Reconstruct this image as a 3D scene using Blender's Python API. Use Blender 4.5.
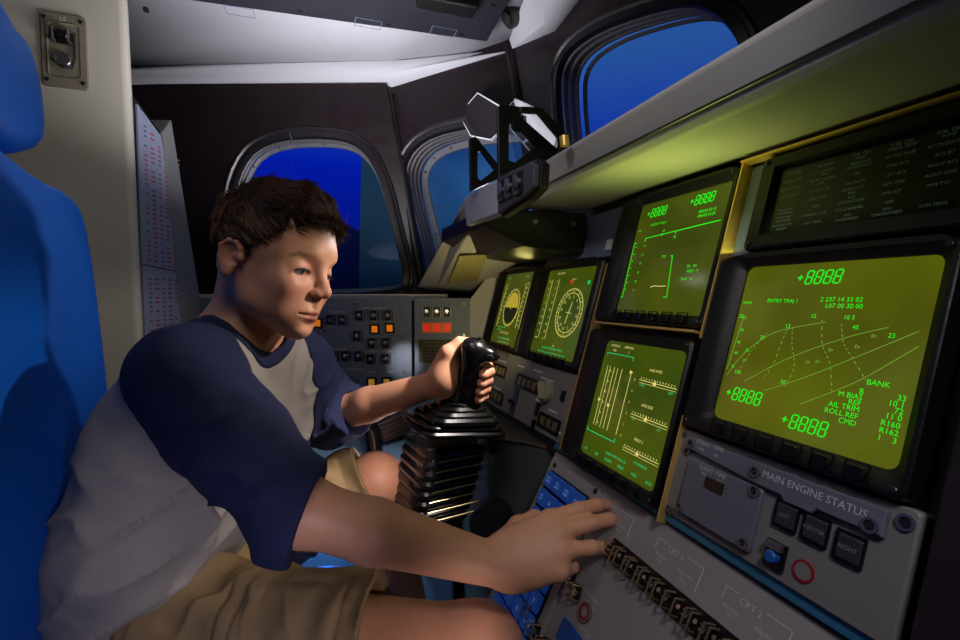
import bpy, bmesh, math, random
import numpy as np
from mathutils import Vector, Matrix, noise
from mathutils.geometry import tessellate_polygon
random.seed(7); np.random.seed(7)
for o in list(bpy.data.objects): bpy.data.objects.remove(o)
SC = bpy.context.scene; COL = SC.collection

# ---------------------------------------------------------------- camera
# world: +X forward in the cabin (towards the instrument panel), +Y to port, Z up; eye height is z = 0
F_PX = 480.0
YAW = math.atan(160/480); PIT = math.atan(25/math.hypot(480, 160))
cd = bpy.data.cameras.new('camera'); cam = bpy.data.objects.new('camera', cd); COL.objects.link(cam)
cd.sensor_width = 36; cd.lens = 18; cd.clip_start = 0.02; cd.clip_end = 60
CF = Vector((math.sin(YAW)*math.cos(PIT), math.cos(YAW)*math.cos(PIT), -math.sin(PIT)))
CR = Vector((math.cos(YAW), -math.sin(YAW), 0)); CU = CR.cross(CF)
cam.matrix_world = Matrix((( CR.x, CU.x, -CF.x, 0), (CR.y, CU.y, -CF.y, 0), (CR.z, CU.z, -CF.z, 0), (0, 0, 0, 1)))
SC.camera = cam

def lin(r, g, b, k=1.0):
    def f(c):
        c = c/255.0
        return c/12.92 if c <= 0.04045 else ((c+0.055)/1.055)**2.4
    return (f(r)*k, f(g)*k, f(b)*k, 1.0)

ZH = Vector((math.sin(YAW), math.cos(YAW), 0)); RH = Vector((math.cos(YAW), -math.sin(YAW), 0))
def P(x, y, Z):
    return CF*Z + CR*((x-480)/F_PX*Z) + CU*((320-y)/F_PX*Z)
# ---------------------------------------------------------------- world, lights, exposure
W = bpy.data.worlds.new('night_sky'); SC.world = W; W.use_nodes = True
nt = W.node_tree; bg = nt.nodes['Background']
tc = nt.nodes.new('ShaderNodeTexCoord'); sp = nt.nodes.new('ShaderNodeSeparateXYZ'); rp = nt.nodes.new('ShaderNodeValToRGB')
nt.links.new(tc.outputs['Generated'], sp.inputs[0]); nt.links.new(sp.outputs['Z'], rp.inputs[0]); nt.links.new(rp.outputs[0], bg.inputs[0])
rp.color_ramp.elements[0].position = 0.0; rp.color_ramp.elements[0].color = lin(6, 16, 60)
rp.color_ramp.elements[1].position = 0.43; rp.color_ramp.elements[1].color = lin(46, 92, 166)
e = rp.color_ramp.elements.new(0.25); e.color = lin(2, 30, 175)
bg.inputs[1].default_value = 0.9

def area(name, loc, target, size, power, color, spread=180):
    l = bpy.data.lights.new(name, 'AREA'); l.shape = 'DISK'; l.size = size; l.energy = power; l.color = color; l.spread = math.radians(spread)
    o = bpy.data.objects.new(name, l); COL.objects.link(o); o.location = loc
    o.rotation_euler = (Vector(target)-Vector(loc)).to_track_quat('-Z', 'Y').to_euler(); return o
def spot(name, loc, target, size, power, color, angle, blend=0.6):
    l = bpy.data.lights.new(name, 'SPOT'); l.shadow_soft_size = size; l.energy = power; l.color = color; l.spot_size = math.radians(angle); l.spot_blend = blend
    o = bpy.data.objects.new(name, l); COL.objects.link(o); o.location = loc
    o.rotation_euler = (Vector(target)-Vector(loc)).to_track_quat('-Z', 'Y').to_euler(); return o

# added lights without fittings, placed to brighten the boy, panels, ceiling and seat
spot('added_light', (0.36, 1.02, 0.205), (0.02, 0.74, 0.0), 0.02, 6.0, (1.0, 0.90, 0.84), 75)
spot('added_light', (0.365, 0.615, 0.135), (0.03, 0.76, -0.03), 0.01, 6.0, (1.0, 0.88, 0.80), 66)
spot('added_light', (0.365, 0.60, 0.135), (0.20, 0.78, -0.16), 0.004, 11.0, (1.0, 0.90, 0.86), 40)
spot('added_light', (0.215, 1.00, -0.37), tuple(P(376, 480, .90)), 0.01, 1.6, (1.0, 0.88, 0.85), 110, .8)
spot('added_light', tuple(P(428, 440, .70)), tuple(P(380, 482, .88)), 0.003, 1.2, (1.0, 0.88, 0.86), 66, .8)
area('added_light', (-0.05, 0.35, 0.60), (0.05, 0.9, -0.3), 0.35, 0.75, (1.0, 0.92, 0.84), 150)
area('added_light', (0.00, 1.0, 0.20), (0.05, 1.2, 0.7), 0.30, 5.6, (0.95, 0.93, 1.0), 150)
spot('added_light', (0.10, 0.35, 0.50), (-0.40, 0.9, 0.38), 0.1, 4.6, (0.96, 0.95, 0.92), 60, 1.0)
spot('added_light', (0.02, 0.14, -0.22), tuple(P(185, 575, .60)), 0.02, 3.0, (0.84, 0.78, 1.0), 58, 1.0)
spot('added_light', (0.17, 0.36, -0.34), (0.10, 0.58, -0.38), 0.02, 0.55, (1.0, 0.82, 0.80), 75, 1.0)
spot('added_light', (0.16, -0.15, 0.38), (0.40, 0.30, -0.25), 0.05, 7.0, (0.95, 0.92, 1.0), 46)
spot('added_light', (-0.10, 0.10, 0.42), (0.33, 0.45, 0.19), 0.05, 4.4, (1.0, 0.96, 0.92), 52)
spot('added_light', (0.16, 1.08, -0.12), tuple(ZH*1.27+RH*-.20+Vector((0, 0, -.17))), 0.004, 1.7, (1.0, 0.96, 0.85), 32, 1.0)
area('added_blue_light', (0.0, 1.15, -0.42), (0.05, 1.25, -0.9), 0.3, 2.4, (0.30, 0.62, 1.0), 180)  # added to wash the ledge and floor in blue
area('underside_fill', (0.40, 0.92, 0.062), (0.36, 0.9, 0.15), 0.04, 0.015, (1.0, 0.85, 0.25), 180)
area('underside_fill', (0.40, 0.47, 0.045), (0.385, 0.47, 0.2), 0.14, 0.24, (0.74, 0.88, 0.17), 160)  # added fill, brightens the glareshield underside green; no fixture hangs here
area('underside_fill', (0.24, 0.80, -0.12), (0.33, 1.1, 0.10), 0.10, 0.25, (1.0, 0.85, 0.35), 120)
SC.view_settings.view_transform = 'Standard'; SC.view_settings.look = 'None'
SC.view_settings.exposure = 0.0; SC.view_settings.gamma = 1.0
SC.view_settings.use_curve_mapping = False

# ---------------------------------------------------------------- measuring helpers
def ray(x, y):
    d = CF*F_PX + CR*(x-480) + CU*(320-y); return d.normalized()
def pY(x, y, Y): r = ray(x, y); return r*(Y/r.y)
def pX(x, y, X): r = ray(x, y); return r*(X/r.x)
def pZ(x, y, Z): r = ray(x, y); return r*(Z/r.z)
class Frame:
    def __init__(s, O, right, up):
        s.O = Vector(O); s.r = Vector(right).normalized(); u = Vector(up); u = u - s.r*u.dot(s.r); s.u = u.normalized(); s.n = s.r.cross(s.u)
        s.M = Matrix(((s.r.x, s.u.x, s.n.x, s.O.x), (s.r.y, s.u.y, s.n.y, s.O.y), (s.r.z, s.u.z, s.n.z, s.O.z), (0, 0, 0, 1)))
    def at(s, x, y):
        r = ray(x, y); p = r*(s.O.dot(s.n)/r.dot(s.n)) - s.O; return (p.dot(s.r), p.dot(s.u))
    def uv(s, p): q = Vector(p)-s.O; return (q.dot(s.r), q.dot(s.u))
    def loc(s, u, v, w=0.0): return s.O + s.r*u + s.u*v + s.n*w

# ---------------------------------------------------------------- materials
MATS = {}
def mat(name, col, rough=0.5, metal=0.0, emit=0.0, ecol=None, var=0.0, vscale=12.0, bump=0.0, bscale=200.0, coat=0.0, sss=0.0, trans=0.0, ior=1.45, alpha=1.0, stretch=None, rvar=0.0):
    if name in MATS: return MATS[name]
    m = bpy.data.materials.new(name); m.use_nodes = True; n = m.node_tree.nodes; l = m.node_tree.links; b = n['Principled BSDF']
    b.inputs['Base Color'].default_value = col; b.inputs['Roughness'].default_value = rough; b.inputs['Metallic'].default_value = metal
    b.inputs['Coat Weight'].default_value = coat; b.inputs['IOR'].default_value = ior; b.inputs['Transmission Weight'].default_value = trans; b.inputs['Alpha'].default_value = alpha
    if sss: b.inputs['Subsurface Weight'].default_value = sss; b.inputs['Subsurface Radius'].default_value = (0.012, 0.005, 0.003); b.inputs['Subsurface Scale'].default_value = 1.0
    if emit: b.inputs['Emission Color'].default_value = ecol or col; b.inputs['Emission Strength'].default_value = emit
    if var or bump or rvar:
        t = n.new('ShaderNodeTexCoord'); mp = n.new('ShaderNodeMapping'); l.new(t.outputs['Object'], mp.inputs[0])
        if stretch: mp.inputs['Scale'].default_value = stretch
    if var:
        no = n.new('ShaderNodeTexNoise'); no.inputs['Scale'].default_value = vscale; no.inputs['Detail'].default_value = 5; l.new(mp.outputs[0], no.inputs[0])
        mx = n.new('ShaderNodeMix'); mx.data_type = 'RGBA'; l.new(no.outputs[0], mx.inputs[0])
        mx.inputs[6].default_value = tuple(c*(1-var) for c in col[:3])+(1,); mx.inputs[7].default_value = tuple(min(1, c*(1+var)) for c in col[:3])+(1,)
        l.new(mx.outputs[2], b.inputs['Base Color'])
        if emit: l.new(mx.outputs[2], b.inputs['Emission Color'])
    if rvar:
        n3 = n.new('ShaderNodeTexNoise'); n3.inputs['Scale'].default_value = 18; n3.inputs['Detail'].default_value = 6; l.new(mp.outputs[0], n3.inputs[0])
        mr = n.new('ShaderNodeMapRange'); mr.inputs[3].default_value = max(0.02, rough-rvar); mr.inputs[4].default_value = rough+rvar
        l.new(n3.outputs[0], mr.inputs[0]); l.new(mr.outputs[0], b.inputs['Roughness'])
    if bump:
        n2 = n.new('ShaderNodeTexNoise'); n2.inputs['Scale'].default_value = bscale; n2.inputs['Detail'].default_value = 3; l.new(mp.outputs[0], n2.inputs[0])
        bp = n.new('ShaderNodeBump'); bp.inputs['Strength'].default_value = bump; bp.inputs['Distance'].default_value = 0.002; l.new(n2.outputs[0], bp.inputs['Height']); l.new(bp.outputs[0], b.inputs['Normal'])
    MATS[name] = m; return m

m_black = mat('black_bezel', lin(13, 12, 12), 0.42, bump=0.15, bscale=600, rvar=0.1)
m_blackgloss = mat('black_gloss', lin(9, 9, 10), 0.30, rvar=0.06)
m_rubber = mat('black_rubber', lin(12, 12, 14), 0.24, coat=0.3, rvar=0.08)
m_panel = mat('grey_panel', lin(120, 118, 116), 0.5, var=0.10, vscale=20, bump=0.1, bscale=300, rvar=0.12)
m_panelblue = mat('blue_grey_panel', lin(98, 108, 136), 0.45, var=0.1, vscale=15, bump=0.1, bscale=300, rvar=0.1)
m_overhead = mat('overhead_panel_grey', lin(72, 72, 82), 0.55, var=0.10, vscale=10)
m_console = mat('console_grey', lin(150, 146, 144), 0.42, var=0.10, vscale=14, bump=0.1, bscale=300, rvar=0.12)
m_shield = mat('glareshield_grey', lin(168, 166, 168), 0.5, var=0.04, vscale=8)
m_white = mat('white_liner', lin(176, 176, 182), 0.6, var=0.05, vscale=5, bump=0.1, bscale=60)
m_cream = mat('cream_bulkhead', lin(178, 172, 160), 0.6, var=0.05, vscale=4, bump=0.12, bscale=90)
m_dark = mat('dark_window_frame', lin(23, 13, 18), 0.4, var=0.25, vscale=7, bump=0.15, bscale=150, rvar=0.12)
m_gasket = mat('black_gasket', lin(24, 20, 24), 0.33, rvar=0.08)
m_metal = mat('brushed_metal', lin(150, 150, 152), 0.33, 0.9, var=0.12, vscale=30, rvar=0.1)
m_darkmetal = mat('dark_metal', lin(70, 68, 66), 0.38, 0.8, var=0.15, vscale=30, rvar=0.1)
m_brass = mat('gold_lit_edge_and_pin', lin(255, 210, 120), 0.35, 0.7)  # pin metal; on the panel strips this bright gold imitates lit edges
m_chrome = mat('chrome_lever', lin(190, 185, 178), 0.2, 1.0)
m_letter = mat('white_lettering', lin(205, 205, 208), 0.6)
m_blueseat = mat('blue_seat_fabric', lin(0, 96, 205), 0.45, var=0.08, vscale=6, bump=0.25, bscale=500)
m_floor = mat('floor_blue_grey', lin(70, 90, 120), 0.5, var=0.2, vscale=8)
m_ped = mat('pedestal_grey', lin(84, 88, 84), 0.5, var=0.1, vscale=9, rvar=0.1)
m_olive = mat('olive_plate', lin(120, 112, 96), 0.5, var=0.1, vscale=30)
m_red = mat('red_mark', lin(150, 20, 34), 0.4)
m_plate = mat('grey_plate_lavender_sheen', lin(104, 104, 118), 0.4, var=0.1, vscale=15, rvar=0.1)  # lavender in the grey stands for a reflection on the plates
m_redlit = mat('red_lit_button', lin(230, 40, 22), 0.4, emit=0.32, ecol=lin(235, 50, 25))
m_orange = mat('orange_lit_button', lin(230, 120, 20), 0.4, emit=0.5, ecol=lin(235, 125, 20))
m_amber = mat('amber_lamp', lin(220, 170, 60), 0.4, emit=0.2, ecol=lin(230, 180, 80))
m_key = mat('blue_key', lin(34, 74, 150), 0.4, emit=0.10, ecol=lin(45, 100, 215))
m_keytxt = mat('key_lettering', lin(150, 190, 240), 0.5, emit=0.3, ecol=lin(120, 170, 240))
m_bluecap = mat('blue_cap', lin(30, 90, 170), 0.35)
m_green = mat('green_symbology', lin(0, 200, 40), 0.5, emit=0.8, ecol=lin(8, 240, 36))
m_teal = mat('teal_symbology', lin(0, 200, 120), 0.5, emit=0.6, ecol=lin(10, 225, 130))
m_yelsym = mat('yellow_symbology', lin(230, 220, 120), 0.5, emit=0.62, ecol=lin(235, 225, 130))
m_dimsym = mat('dim_green_symbology', lin(90, 150, 50), 0.5, emit=0.55, ecol=lin(120, 165, 50))
m_redsym = mat('red_symbology', lin(230, 40, 30), 0.5, emit=0.7, ecol=lin(240, 50, 35))
m_ball = mat('ball_yellow', lin(190, 170, 50), 0.5, emit=0.5, ecol=lin(200, 180, 60))
m_ballb = mat('ball_dark', lin(30, 40, 12), 0.5, emit=0.3, ecol=lin(30, 40, 10))
m_anntxt = mat('caption_lettering', lin(105, 125, 112), 0.6, emit=0.06, ecol=lin(120, 150, 120))
def screen_mat(name, c, e):
    return mat(name, lin(8, 10, 4), 0.12, emit=e, ecol=lin(*c))
def screen_noise(name, c1, c2, e, sc=9):
    m = mat(name, lin(8, 10, 4), 0.14, emit=e, ecol=lin(*c1)); n = m.node_tree.nodes; l = m.node_tree.links; b = n['Principled BSDF']
    t = n.new('ShaderNodeTexCoord'); no = n.new('ShaderNodeTexNoise'); no.inputs['Scale'].default_value = sc; no.inputs['Detail'].default_value = 2; l.new(t.outputs['Object'], no.inputs[0])
    r = n.new('ShaderNodeValToRGB'); r.color_ramp.elements[0].position = .35; r.color_ramp.elements[1].position = .68; r.color_ramp.elements[0].color = lin(*c1); r.color_ramp.elements[1].color = lin(*c2)
    l.new(no.outputs[0], r.inputs[0]); l.new(r.outputs[0], b.inputs['Emission Color']); return m
m_scr_a = screen_noise('screen_olive', (84, 88, 12), (104, 112, 14), 0.72)
m_scr_b = screen_noise('screen_olive_dark', (62, 72, 14), (84, 92, 16), 0.72)
m_scr_c = screen_noise('screen_green', (58, 78, 12), (84, 98, 14), 0.72)
m_annface = mat('annunciator_glass', lin(10, 16, 10), 0.2, emit=0.0, var=0.2, vscale=9)
def glass_mat(name, tint, rough=0.03, ior=1.45):
    m = bpy.data.materials.new(name); m.use_nodes = True; n = m.node_tree.nodes; l = m.node_tree.links
    for q in list(n):
        if q.type != 'OUTPUT_MATERIAL': n.remove(q)
    out = [q for q in n][0]; tr = n.new('ShaderNodeBsdfTransparent'); tr.inputs[0].default_value = tint
    gl = n.new('ShaderNodeBsdfGlossy'); gl.inputs['Roughness'].default_value = rough; fr = n.new('ShaderNodeFresnel'); fr.inputs[0].default_value = ior
    mx = n.new('ShaderNodeMixShader'); l.new(fr.outputs[0], mx.inputs[0]); l.new(tr.outputs[0], mx.inputs[1]); l.new(gl.outputs[0], mx.inputs[2]); l.new(mx.outputs[0], out.inputs[0]); return m
m_glass = glass_mat('window_glass', (0.86, 0.92, 0.96, 1), ior=1.12)
m_combiner = glass_mat('combiner_glass', (0.80, 0.86, 0.92, 1))
m_edge = mat('glass_edge_glint', lin(240, 242, 248), 0.3)  # white colour stands for the reflections along the glass rim

# ---------------------------------------------------------------- mesh builder
GLY = {}
def text_geo(s, size, align='CENTER'):
    k = (s, align)
    if k not in GLY:
        c = bpy.data.curves.new('t', 'FONT'); c.body = s; c.size = 1.0; c.resolution_u = 2; c.align_x = align; c.align_y = 'CENTER'
        o = bpy.data.objects.new('t', c); COL.objects.link(o); me = o.to_mesh()
        GLY[k] = ([v.co.copy() for v in me.vertices], [tuple(p.vertices) for p in me.polygons])
        o.to_mesh_clear(); bpy.data.objects.remove(o); bpy.data.curves.remove(c)
    v, f = GLY[k]; return [Vector((p.x*size, p.y*size, 0)) for p in v], f
def rrect(x0, y0, x1, y1, r, n=5):
    pts = []
    for cx, cy, a0 in ((x1-r, y1-r, 0), (x0+r, y1-r, 90), (x0+r, y0+r, 180), (x1-r, y0+r, 270)):
        for i in range(n+1):
            a = math.radians(a0+90*i/n); pts.append((cx+r*math.cos(a), cy+r*math.sin(a)))
    return pts
SEG = {'8': 'abcdefg', '0': 'abcdef', '1': 'bc', '2': 'abged', '3': 'abgcd', '4': 'fgbc', '5': 'afgcd', '6': 'afgedc', '7': 'abc', '9': 'abcdfg', '+': '+'}
class MB:
    def __init__(s): s.v = []; s.f = []; s.m = []; s.mi = 0; s.mats = []
    def use(s, m):
        if m not in s.mats: s.mats.append(m)
        s.mi = s.mats.index(m); return s
    def add(s, vs, fs):
        b = len(s.v); s.v += [Vector(p) for p in vs]; s.f += [tuple(b+i for i in f) for f in fs]; s.m += [s.mi]*len(fs); return s
    def box(s, c, d, M=None):
        x, y, z = d[0]/2, d[1]/2, d[2]/2
        vs = [Vector((sx*x, sy*y, sz*z)) for sz in (-1, 1) for sy in (-1, 1) for sx in (-1, 1)]
        if M: vs = [M @ p for p in vs]
        vs = [p+Vector(c) for p in vs]
        return s.add(vs, [(0, 2, 3, 1), (4, 5, 7, 6), (0, 1, 5, 4), (2, 6, 7, 3), (0, 4, 6, 2), (1, 3, 7, 5)])
    def loft(s, loops, closed=True, cap0=False, cap1=False):
        n = len(loops[0]); vs = [p for L in loops for p in L]; fs = []
        for k in range(len(loops)-1):
            for i in range(n if closed else n-1):
                j = (i+1) % n; fs.append((k*n+i, k*n+j, (k+1)*n+j, (k+1)*n+i))
        if cap0: fs.append(tuple(range(n))[::-1])
        if cap1: fs.append(tuple((len(loops)-1)*n+i for i in range(n)))
        return s.add(vs, fs)
    def prism(s, pts, w0, w1, bev=0.0):
        if bev:
            c = Vector((sum(p[0] for p in pts)/len(pts), sum(p[1] for p in pts)/len(pts)))
            ins = inset(pts, bev)
            return s.loft([[(p[0], p[1], w0) for p in pts], [(p[0], p[1], w1-bev) for p in pts], [(p[0], p[1], w1) for p in ins]], True, True, True)
        return s.loft([[(p[0], p[1], w0) for p in pts], [(p[0], p[1], w1) for p in pts]], True, True, True)
    def cyl(s, c, r, w0, w1, n=20, bev=0.0, hole=0.0):
        C = lambda rr, w: [(c[0]+rr*math.cos(2*math.pi*i/n), c[1]+rr*math.sin(2*math.pi*i/n), w) for i in range(n)]
        L = [C(r, w0), C(r, w1-bev)]
        if bev: L.append(C(r-bev, w1))
        if hole: L += [C(hole, w1), C(hole, w0)]; return s.loft(L)
        return s.loft(L, True, True, True)
    def tube(s, pts, r, n=8, cap=True):
        pts = [Vector(p) for p in pts]; rr = r if isinstance(r, (list, tuple)) else [r]*len(pts); loops = []; nrm = None
        for i, p in enumerate(pts):
            t = (pts[min(i+1, len(pts)-1)]-pts[max(i-1, 0)]).normalized()
            if nrm is None: nrm = t.orthogonal().normalized()
            nrm = (nrm-t*nrm.dot(t)).normalized(); bn = t.cross(nrm)
            loops.append([p+(nrm*math.cos(2*math.pi*k/n)+bn*math.sin(2*math.pi*k/n))*rr[i] for k in range(n)])
        return s.loft(loops, True, cap, cap)
    def line(s, pts, wd, w=0.0, th=0.0003):
        for a, b in zip(pts[:-1], pts[1:]):
            a = Vector(a[:2]); b = Vector(b[:2]); d = b-a
            if d.length < 1e-9: continue
            d.normalize(); q = Vector((-d.y, d.x))*wd/2
            vs = [(a-q), (b-q), (b+q), (a+q)]
            s.add([(p.x, p.y, w) for p in vs]+[(p.x, p.y, w+th) for p in vs], [(4, 5, 6, 7), (0, 1, 5, 4), (1, 2, 6, 5), (2, 3, 7, 6), (3, 0, 4, 7)])
        return s
    def text(s, t, x, y, size, w, align='CENTER', ang=0.0):
        vs, fs = text_geo(t, size, align); c, si = math.cos(ang), math.sin(ang)
        return s.add([(x+p.x*c-p.y*si, y+p.x*si+p.y*c, w) for p in vs], fs)
    def seg(s, t, x, y, h, w, wd=None):
        wd = wd or h*0.11; a = h*0.46; st = h*0.70; sl = 0.14; x0 = x-(len(t)*st-(st-a))/2
        for i, ch in enumerate(t):
            px = x0+i*st; g = h*0.045
            K = {'a': ((0, h), (a, h)), 'b': ((a, h), (a, h/2)), 'c': ((a, h/2), (a, 0)), 'd': ((0, 0), (a, 0)), 'e': ((0, 0), (0, h/2)), 'f': ((0, h/2), (0, h)), 'g': ((0, h/2), (a, h/2))}
            L = [((-.1*a, h/2), (a, h/2)), ((a*.45, h*.24), (a*.45, h*.76))] if ch == '+' else [K[q] for q in SEG[ch]]
            for p, q in L:
                p = Vector(p); q = Vector(q); d = (q-p).normalized()*g; p = p+d; q = q-d
                f = lambda r: (px+r.x+sl*(r.y-h/2), y+r.y-h/2)
                s.line([f(p), f(q)], wd, w)
        return s
    def obj(s, name, m=None, parent=None, M=None, smooth=False, bevel=0.0, label=None, seg=2):
        if m is not None and not s.mats: s.mats = [m]
        me = bpy.data.meshes.new(name); me.from_pydata([tuple(p) for p in s.v], [], s.f)
        for q in s.mats: me.materials.append(q)
        if len(s.mats) > 1: me.polygons.foreach_set('material_index', s.m)
        bm = bmesh.new(); bm.from_mesh(me)
        if smooth or bevel: bmesh.ops.remove_doubles(bm, verts=bm.verts, dist=1e-5)
        bmesh.ops.recalc_face_normals(bm, faces=bm.faces) if (smooth or bevel) else None
        bm.to_mesh(me); bm.free()
        if smooth:
            me.shade_smooth() if hasattr(me, 'shade_smooth') else None
            me.polygons.foreach_set('use_smooth', [True]*len(me.polygons))
            try: me.set_sharp_from_angle(angle=math.radians(40))
            except Exception: pass
        o = bpy.data.objects.new(name, me); COL.objects.link(o)
        if parent is not None: o.parent = parent
        if M is not None: o.matrix_local = M
        if bevel:
            b = o.modifiers.new('bevel', 'BEVEL'); b.width = bevel; b.segments = seg; b.limit_method = 'ANGLE'; b.angle_limit = math.radians(35)
        if label: o['label'] = label
        return o
def inset(pts, d):
    n = len(pts); out = []; area2 = sum(pts[i][0]*pts[(i+1) % n][1]-pts[(i+1) % n][0]*pts[i][1] for i in range(n)); sg = 1 if area2 > 0 else -1
    for i in range(n):
        a = Vector(pts[i-1][:2]); b = Vector(pts[i][:2]); c = Vector(pts[(i+1) % n][:2])
        u = (b-a).normalized(); v = (c-b).normalized(); nu = Vector((-u.y, u.x))*sg; nv = Vector((-v.y, v.x))*sg
        m = nu+nv; k = m.length; m = m.normalized() if k > 1e-6 else nu; out.append(tuple(b+m*(d/max(0.35, m.dot(nu)))))
    return out
def thing(name, label, cat, M=None, group=None, loc=None):
    o = bpy.data.objects.new(name, None); COL.objects.link(o); o.empty_display_size = 0.02
    if M is not None: o.matrix_world = M
    if loc is not None: o.location = loc
    o['label'] = label; o['category'] = cat
    if group: o['group'] = group
    return o
def screws(parent, pts, r, w0, w1, m=None, n=12, hole=0):
    base = None
    for p in pts:
        if base is None:
            mb = MB(); mb.cyl((0, 0), r, w0, w1, n, min(.001, r*.25)); base = mb.obj('screw', m or m_darkmetal, parent, T(p[0], p[1], 0), smooth=True)
        else: inst(base, parent, (p[0], p[1], 0))
def tag(o, label, cat, group=None, kind=None):
    o['label'] = label; o['category'] = cat
    if group: o['group'] = group
    if kind: o['kind'] = kind
    return o
def struct(o): o['kind'] = 'structure'; return o
def inst(mesh_obj, parent, loc, rotz=0.0, name=None, kids=True):
    c = mesh_obj.copy(); COL.objects.link(c); c.parent = parent; c.matrix_local = Matrix.Translation(loc) @ Matrix.Rotation(rotz, 4, 'Z')
    if kids:
        for k in mesh_obj.children:
            d = k.copy(); COL.objects.link(d); d.parent = c; d.matrix_local = k.matrix_local
    return c
def T(u, v, w=0): return Matrix.Translation((u, v, w))

# frames used for whole panels
FP = Frame((0.43, 0, 0), (0, -1, 0), (0.28, 0, 1))          # forward instrument panel
FC = Frame((0.36, 0, -0.25), (0, -1, 0), (0.49, 0, 1))      # centre console
FL = Frame(ZH*1.27, RH, (0, 0, 1))              # port side console, faces the camera
# ================================================================ cabin shell
def smooth_loop(pts, it=2):
    for _ in range(it):
        n = len(pts); q = []
        for i in range(n):
            a = pts[i]; b = pts[(i+1) % n]
            q.append(tuple(a[k]*.75+b[k]*.25 for k in range(len(a)))); q.append(tuple(a[k]*.25+b[k]*.75 for k in range(len(a))))
        pts = q
    return pts
def wall_with_hole(name, fr, outer, hole):
    # one flat wall section with a window opening, in the frame's own plane
    polys = [[Vector((p[0], p[1], 0)) for p in outer], [Vector((p[0], p[1], 0)) for p in hole]]
    tri = tessellate_polygon(polys); vs = [p for L in polys for p in L]
    mb = MB(); mb.add(vs, [tuple(t) for t in tri])
    o = mb.obj(name, m_dark); o.matrix_world = fr.M; return struct(o)
def window(name, fr, hole, depth=0.11, flange=.012):
    f = MB(); ring = lambda d, w: [(p[0], p[1], w) for p in inset(hole, d)]
    # raised rounded gasket on the cabin side
    f.loft([ring(-.034, 0), ring(-.031, .006), ring(-.024, .008), ring(-.019, .004), ring(-.012, .006), ring(-.003, .008), ring(0, 0), ring(0, -.01)])
    o = f.obj(name, m_gasket, smooth=True); o.matrix_world = fr.M; struct(o)
    r = MB(); L = []; nk = max(2, int(depth/.022))
    for k in range(nk):
        w = -.008-(depth-.012)*k/nk; L += [ring(-.001, w), ring(.003, w-.004), ring(.003, w-.010), ring(-.001, w-.014)]
    r.loft(L); r.obj('window_reveal', m_metalrib, o, smooth=True)
    g = MB(); g.prism(inset(hole, -.004), -depth-.012, -depth-.006); g.obj('window_pane', m_glass, o)
    # flat flange with screws around the pane
    k = MB(); fw_ = flange; k.loft([ring(.0, -depth+.002), ring(fw_, -depth-.003), ring(fw_+.002, -depth-.008)]); k.obj('pane_flange', m_flange, o)
    sp_ = []; h2 = inset(hole, flange*.5)
    for i in range(0, len(h2), max(1, len(h2)//14)):
        sp_.append(h2[i])
    screws(o, sp_, min(.005, flange*.4), -depth, -depth+.004, m_metal)
    return o
m_metalrib = mat('ribbed_reveal', lin(96, 94, 98), 0.4, 0.4, var=0.1, vscale=20)
m_flange = mat('grey_flange', lin(84, 86, 92), 0.5, 0.2, var=0.1, vscale=20)

ZT = 0.62
# plan corners of the windscreen wall
K2T = P(388, 88, 1.434); K2T.z = ZT; K2 = P(424, 296, 1.434); K2.z = 0; SL = (K2T-K2)/ZT; K2T = K2+SL*ZT
K3T = Vector((.49, 1.217, ZT+.03)); K3 = K3T-SL*(ZT+.03); K1 = K2-RH*1.05; K4T = Vector((.70, .45, ZT+.15)); K4 = K4T-SL*(ZT+.15)
FW1 = Frame(K2, RH, (0, 0, 1))
FW2 = Frame(K2, K3-K2, SL); FW3 = Frame(K3, K4-K3, SL)
h1 = [FW1.at(x, y) for x, y in [(246, 292), (231, 278), (228, 240), (236, 175), (262, 141), (330, 137), (362, 147), (381, 180), (394, 235), (405, 275), (398, 292)]]
h1 = [(u, max(v, .012)) for u, v in h1]
h1 = smooth_loop(h1, 2)
h2 = [FW2.at(x, y) for x, y in [(403, 180), (408, 155), (428, 137), (470, 127), (497, 125)]]
h2b = FW2.at(420, 240); h2c = FW2.at(430, 285)
LW2 = (K3-K2).length
h2 = [(u, v) for u, v in h2]+[(LW2-.045, h2[-1][1]-.01), (LW2-.035, h2[-1][1]-.08), (LW2-.04, .05), (LW2-.07, .01), (h2c[0], .01), h2b]
h2 = smooth_loop(h2[::-1], 2)
h3 = [FW3.at(x, y) for x, y in [(557, 92), (562, 58), (592, 33), (650, 12), (695, 4), (735, 28)]]
h3 = h3+[(h3[-1][0]+.03, h3[-1][1]-.13), (h3[-1][0]-.0, .16), (h3[0][0]+.06, .14), (h3[0][0]+.02, .2)]
h3 = smooth_loop(h3, 2)
LW3 = (K4-K3).length
wall_with_hole('wall_port', FW1, [(-1.05, -1.1), FW1.uv(K2-SL*1.1), FW1.uv(K2T), (-1.05, ZT)], h1)
wall_with_hole('wall_port_corner', FW2, [FW2.uv(K2-SL*1.1), FW2.uv(K3-SL*1.1), FW2.uv(K3T+SL*.06), FW2.uv(K2T)], h2)
wall_with_hole('wall_front', FW3, [FW3.uv(K3-SL*1.1), FW3.uv(K3+(K4-K3)*2.4-SL*1.1), FW3.uv(K3+(K4-K3)*2.4+SL*.92), FW3.uv(K3T+SL*.06)], h3)
window('window_1', FW1, h1, .045, .008); window('window_2', FW2, h2, .10, .018); window('window_3', FW3, h3, .085, .004)
# sill strip under window 1 and the clip on its top edge
mb = MB(); mb.box((-.42, -.003, .04), (1.0, .018, .20)); ob = mb.obj('trim_1', mat('sill_grey', lin(176, 168, 160), .5), bevel=.003); ob.matrix_world = FW1.M; struct(ob)
mb = MB(); mb.tube([P(289, 130, 1.41), P(291, 137, 1.405), P(292, 144, 1.41)], .0025); struct(mb.obj('trim_2', m_metal, smooth=True))
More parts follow.
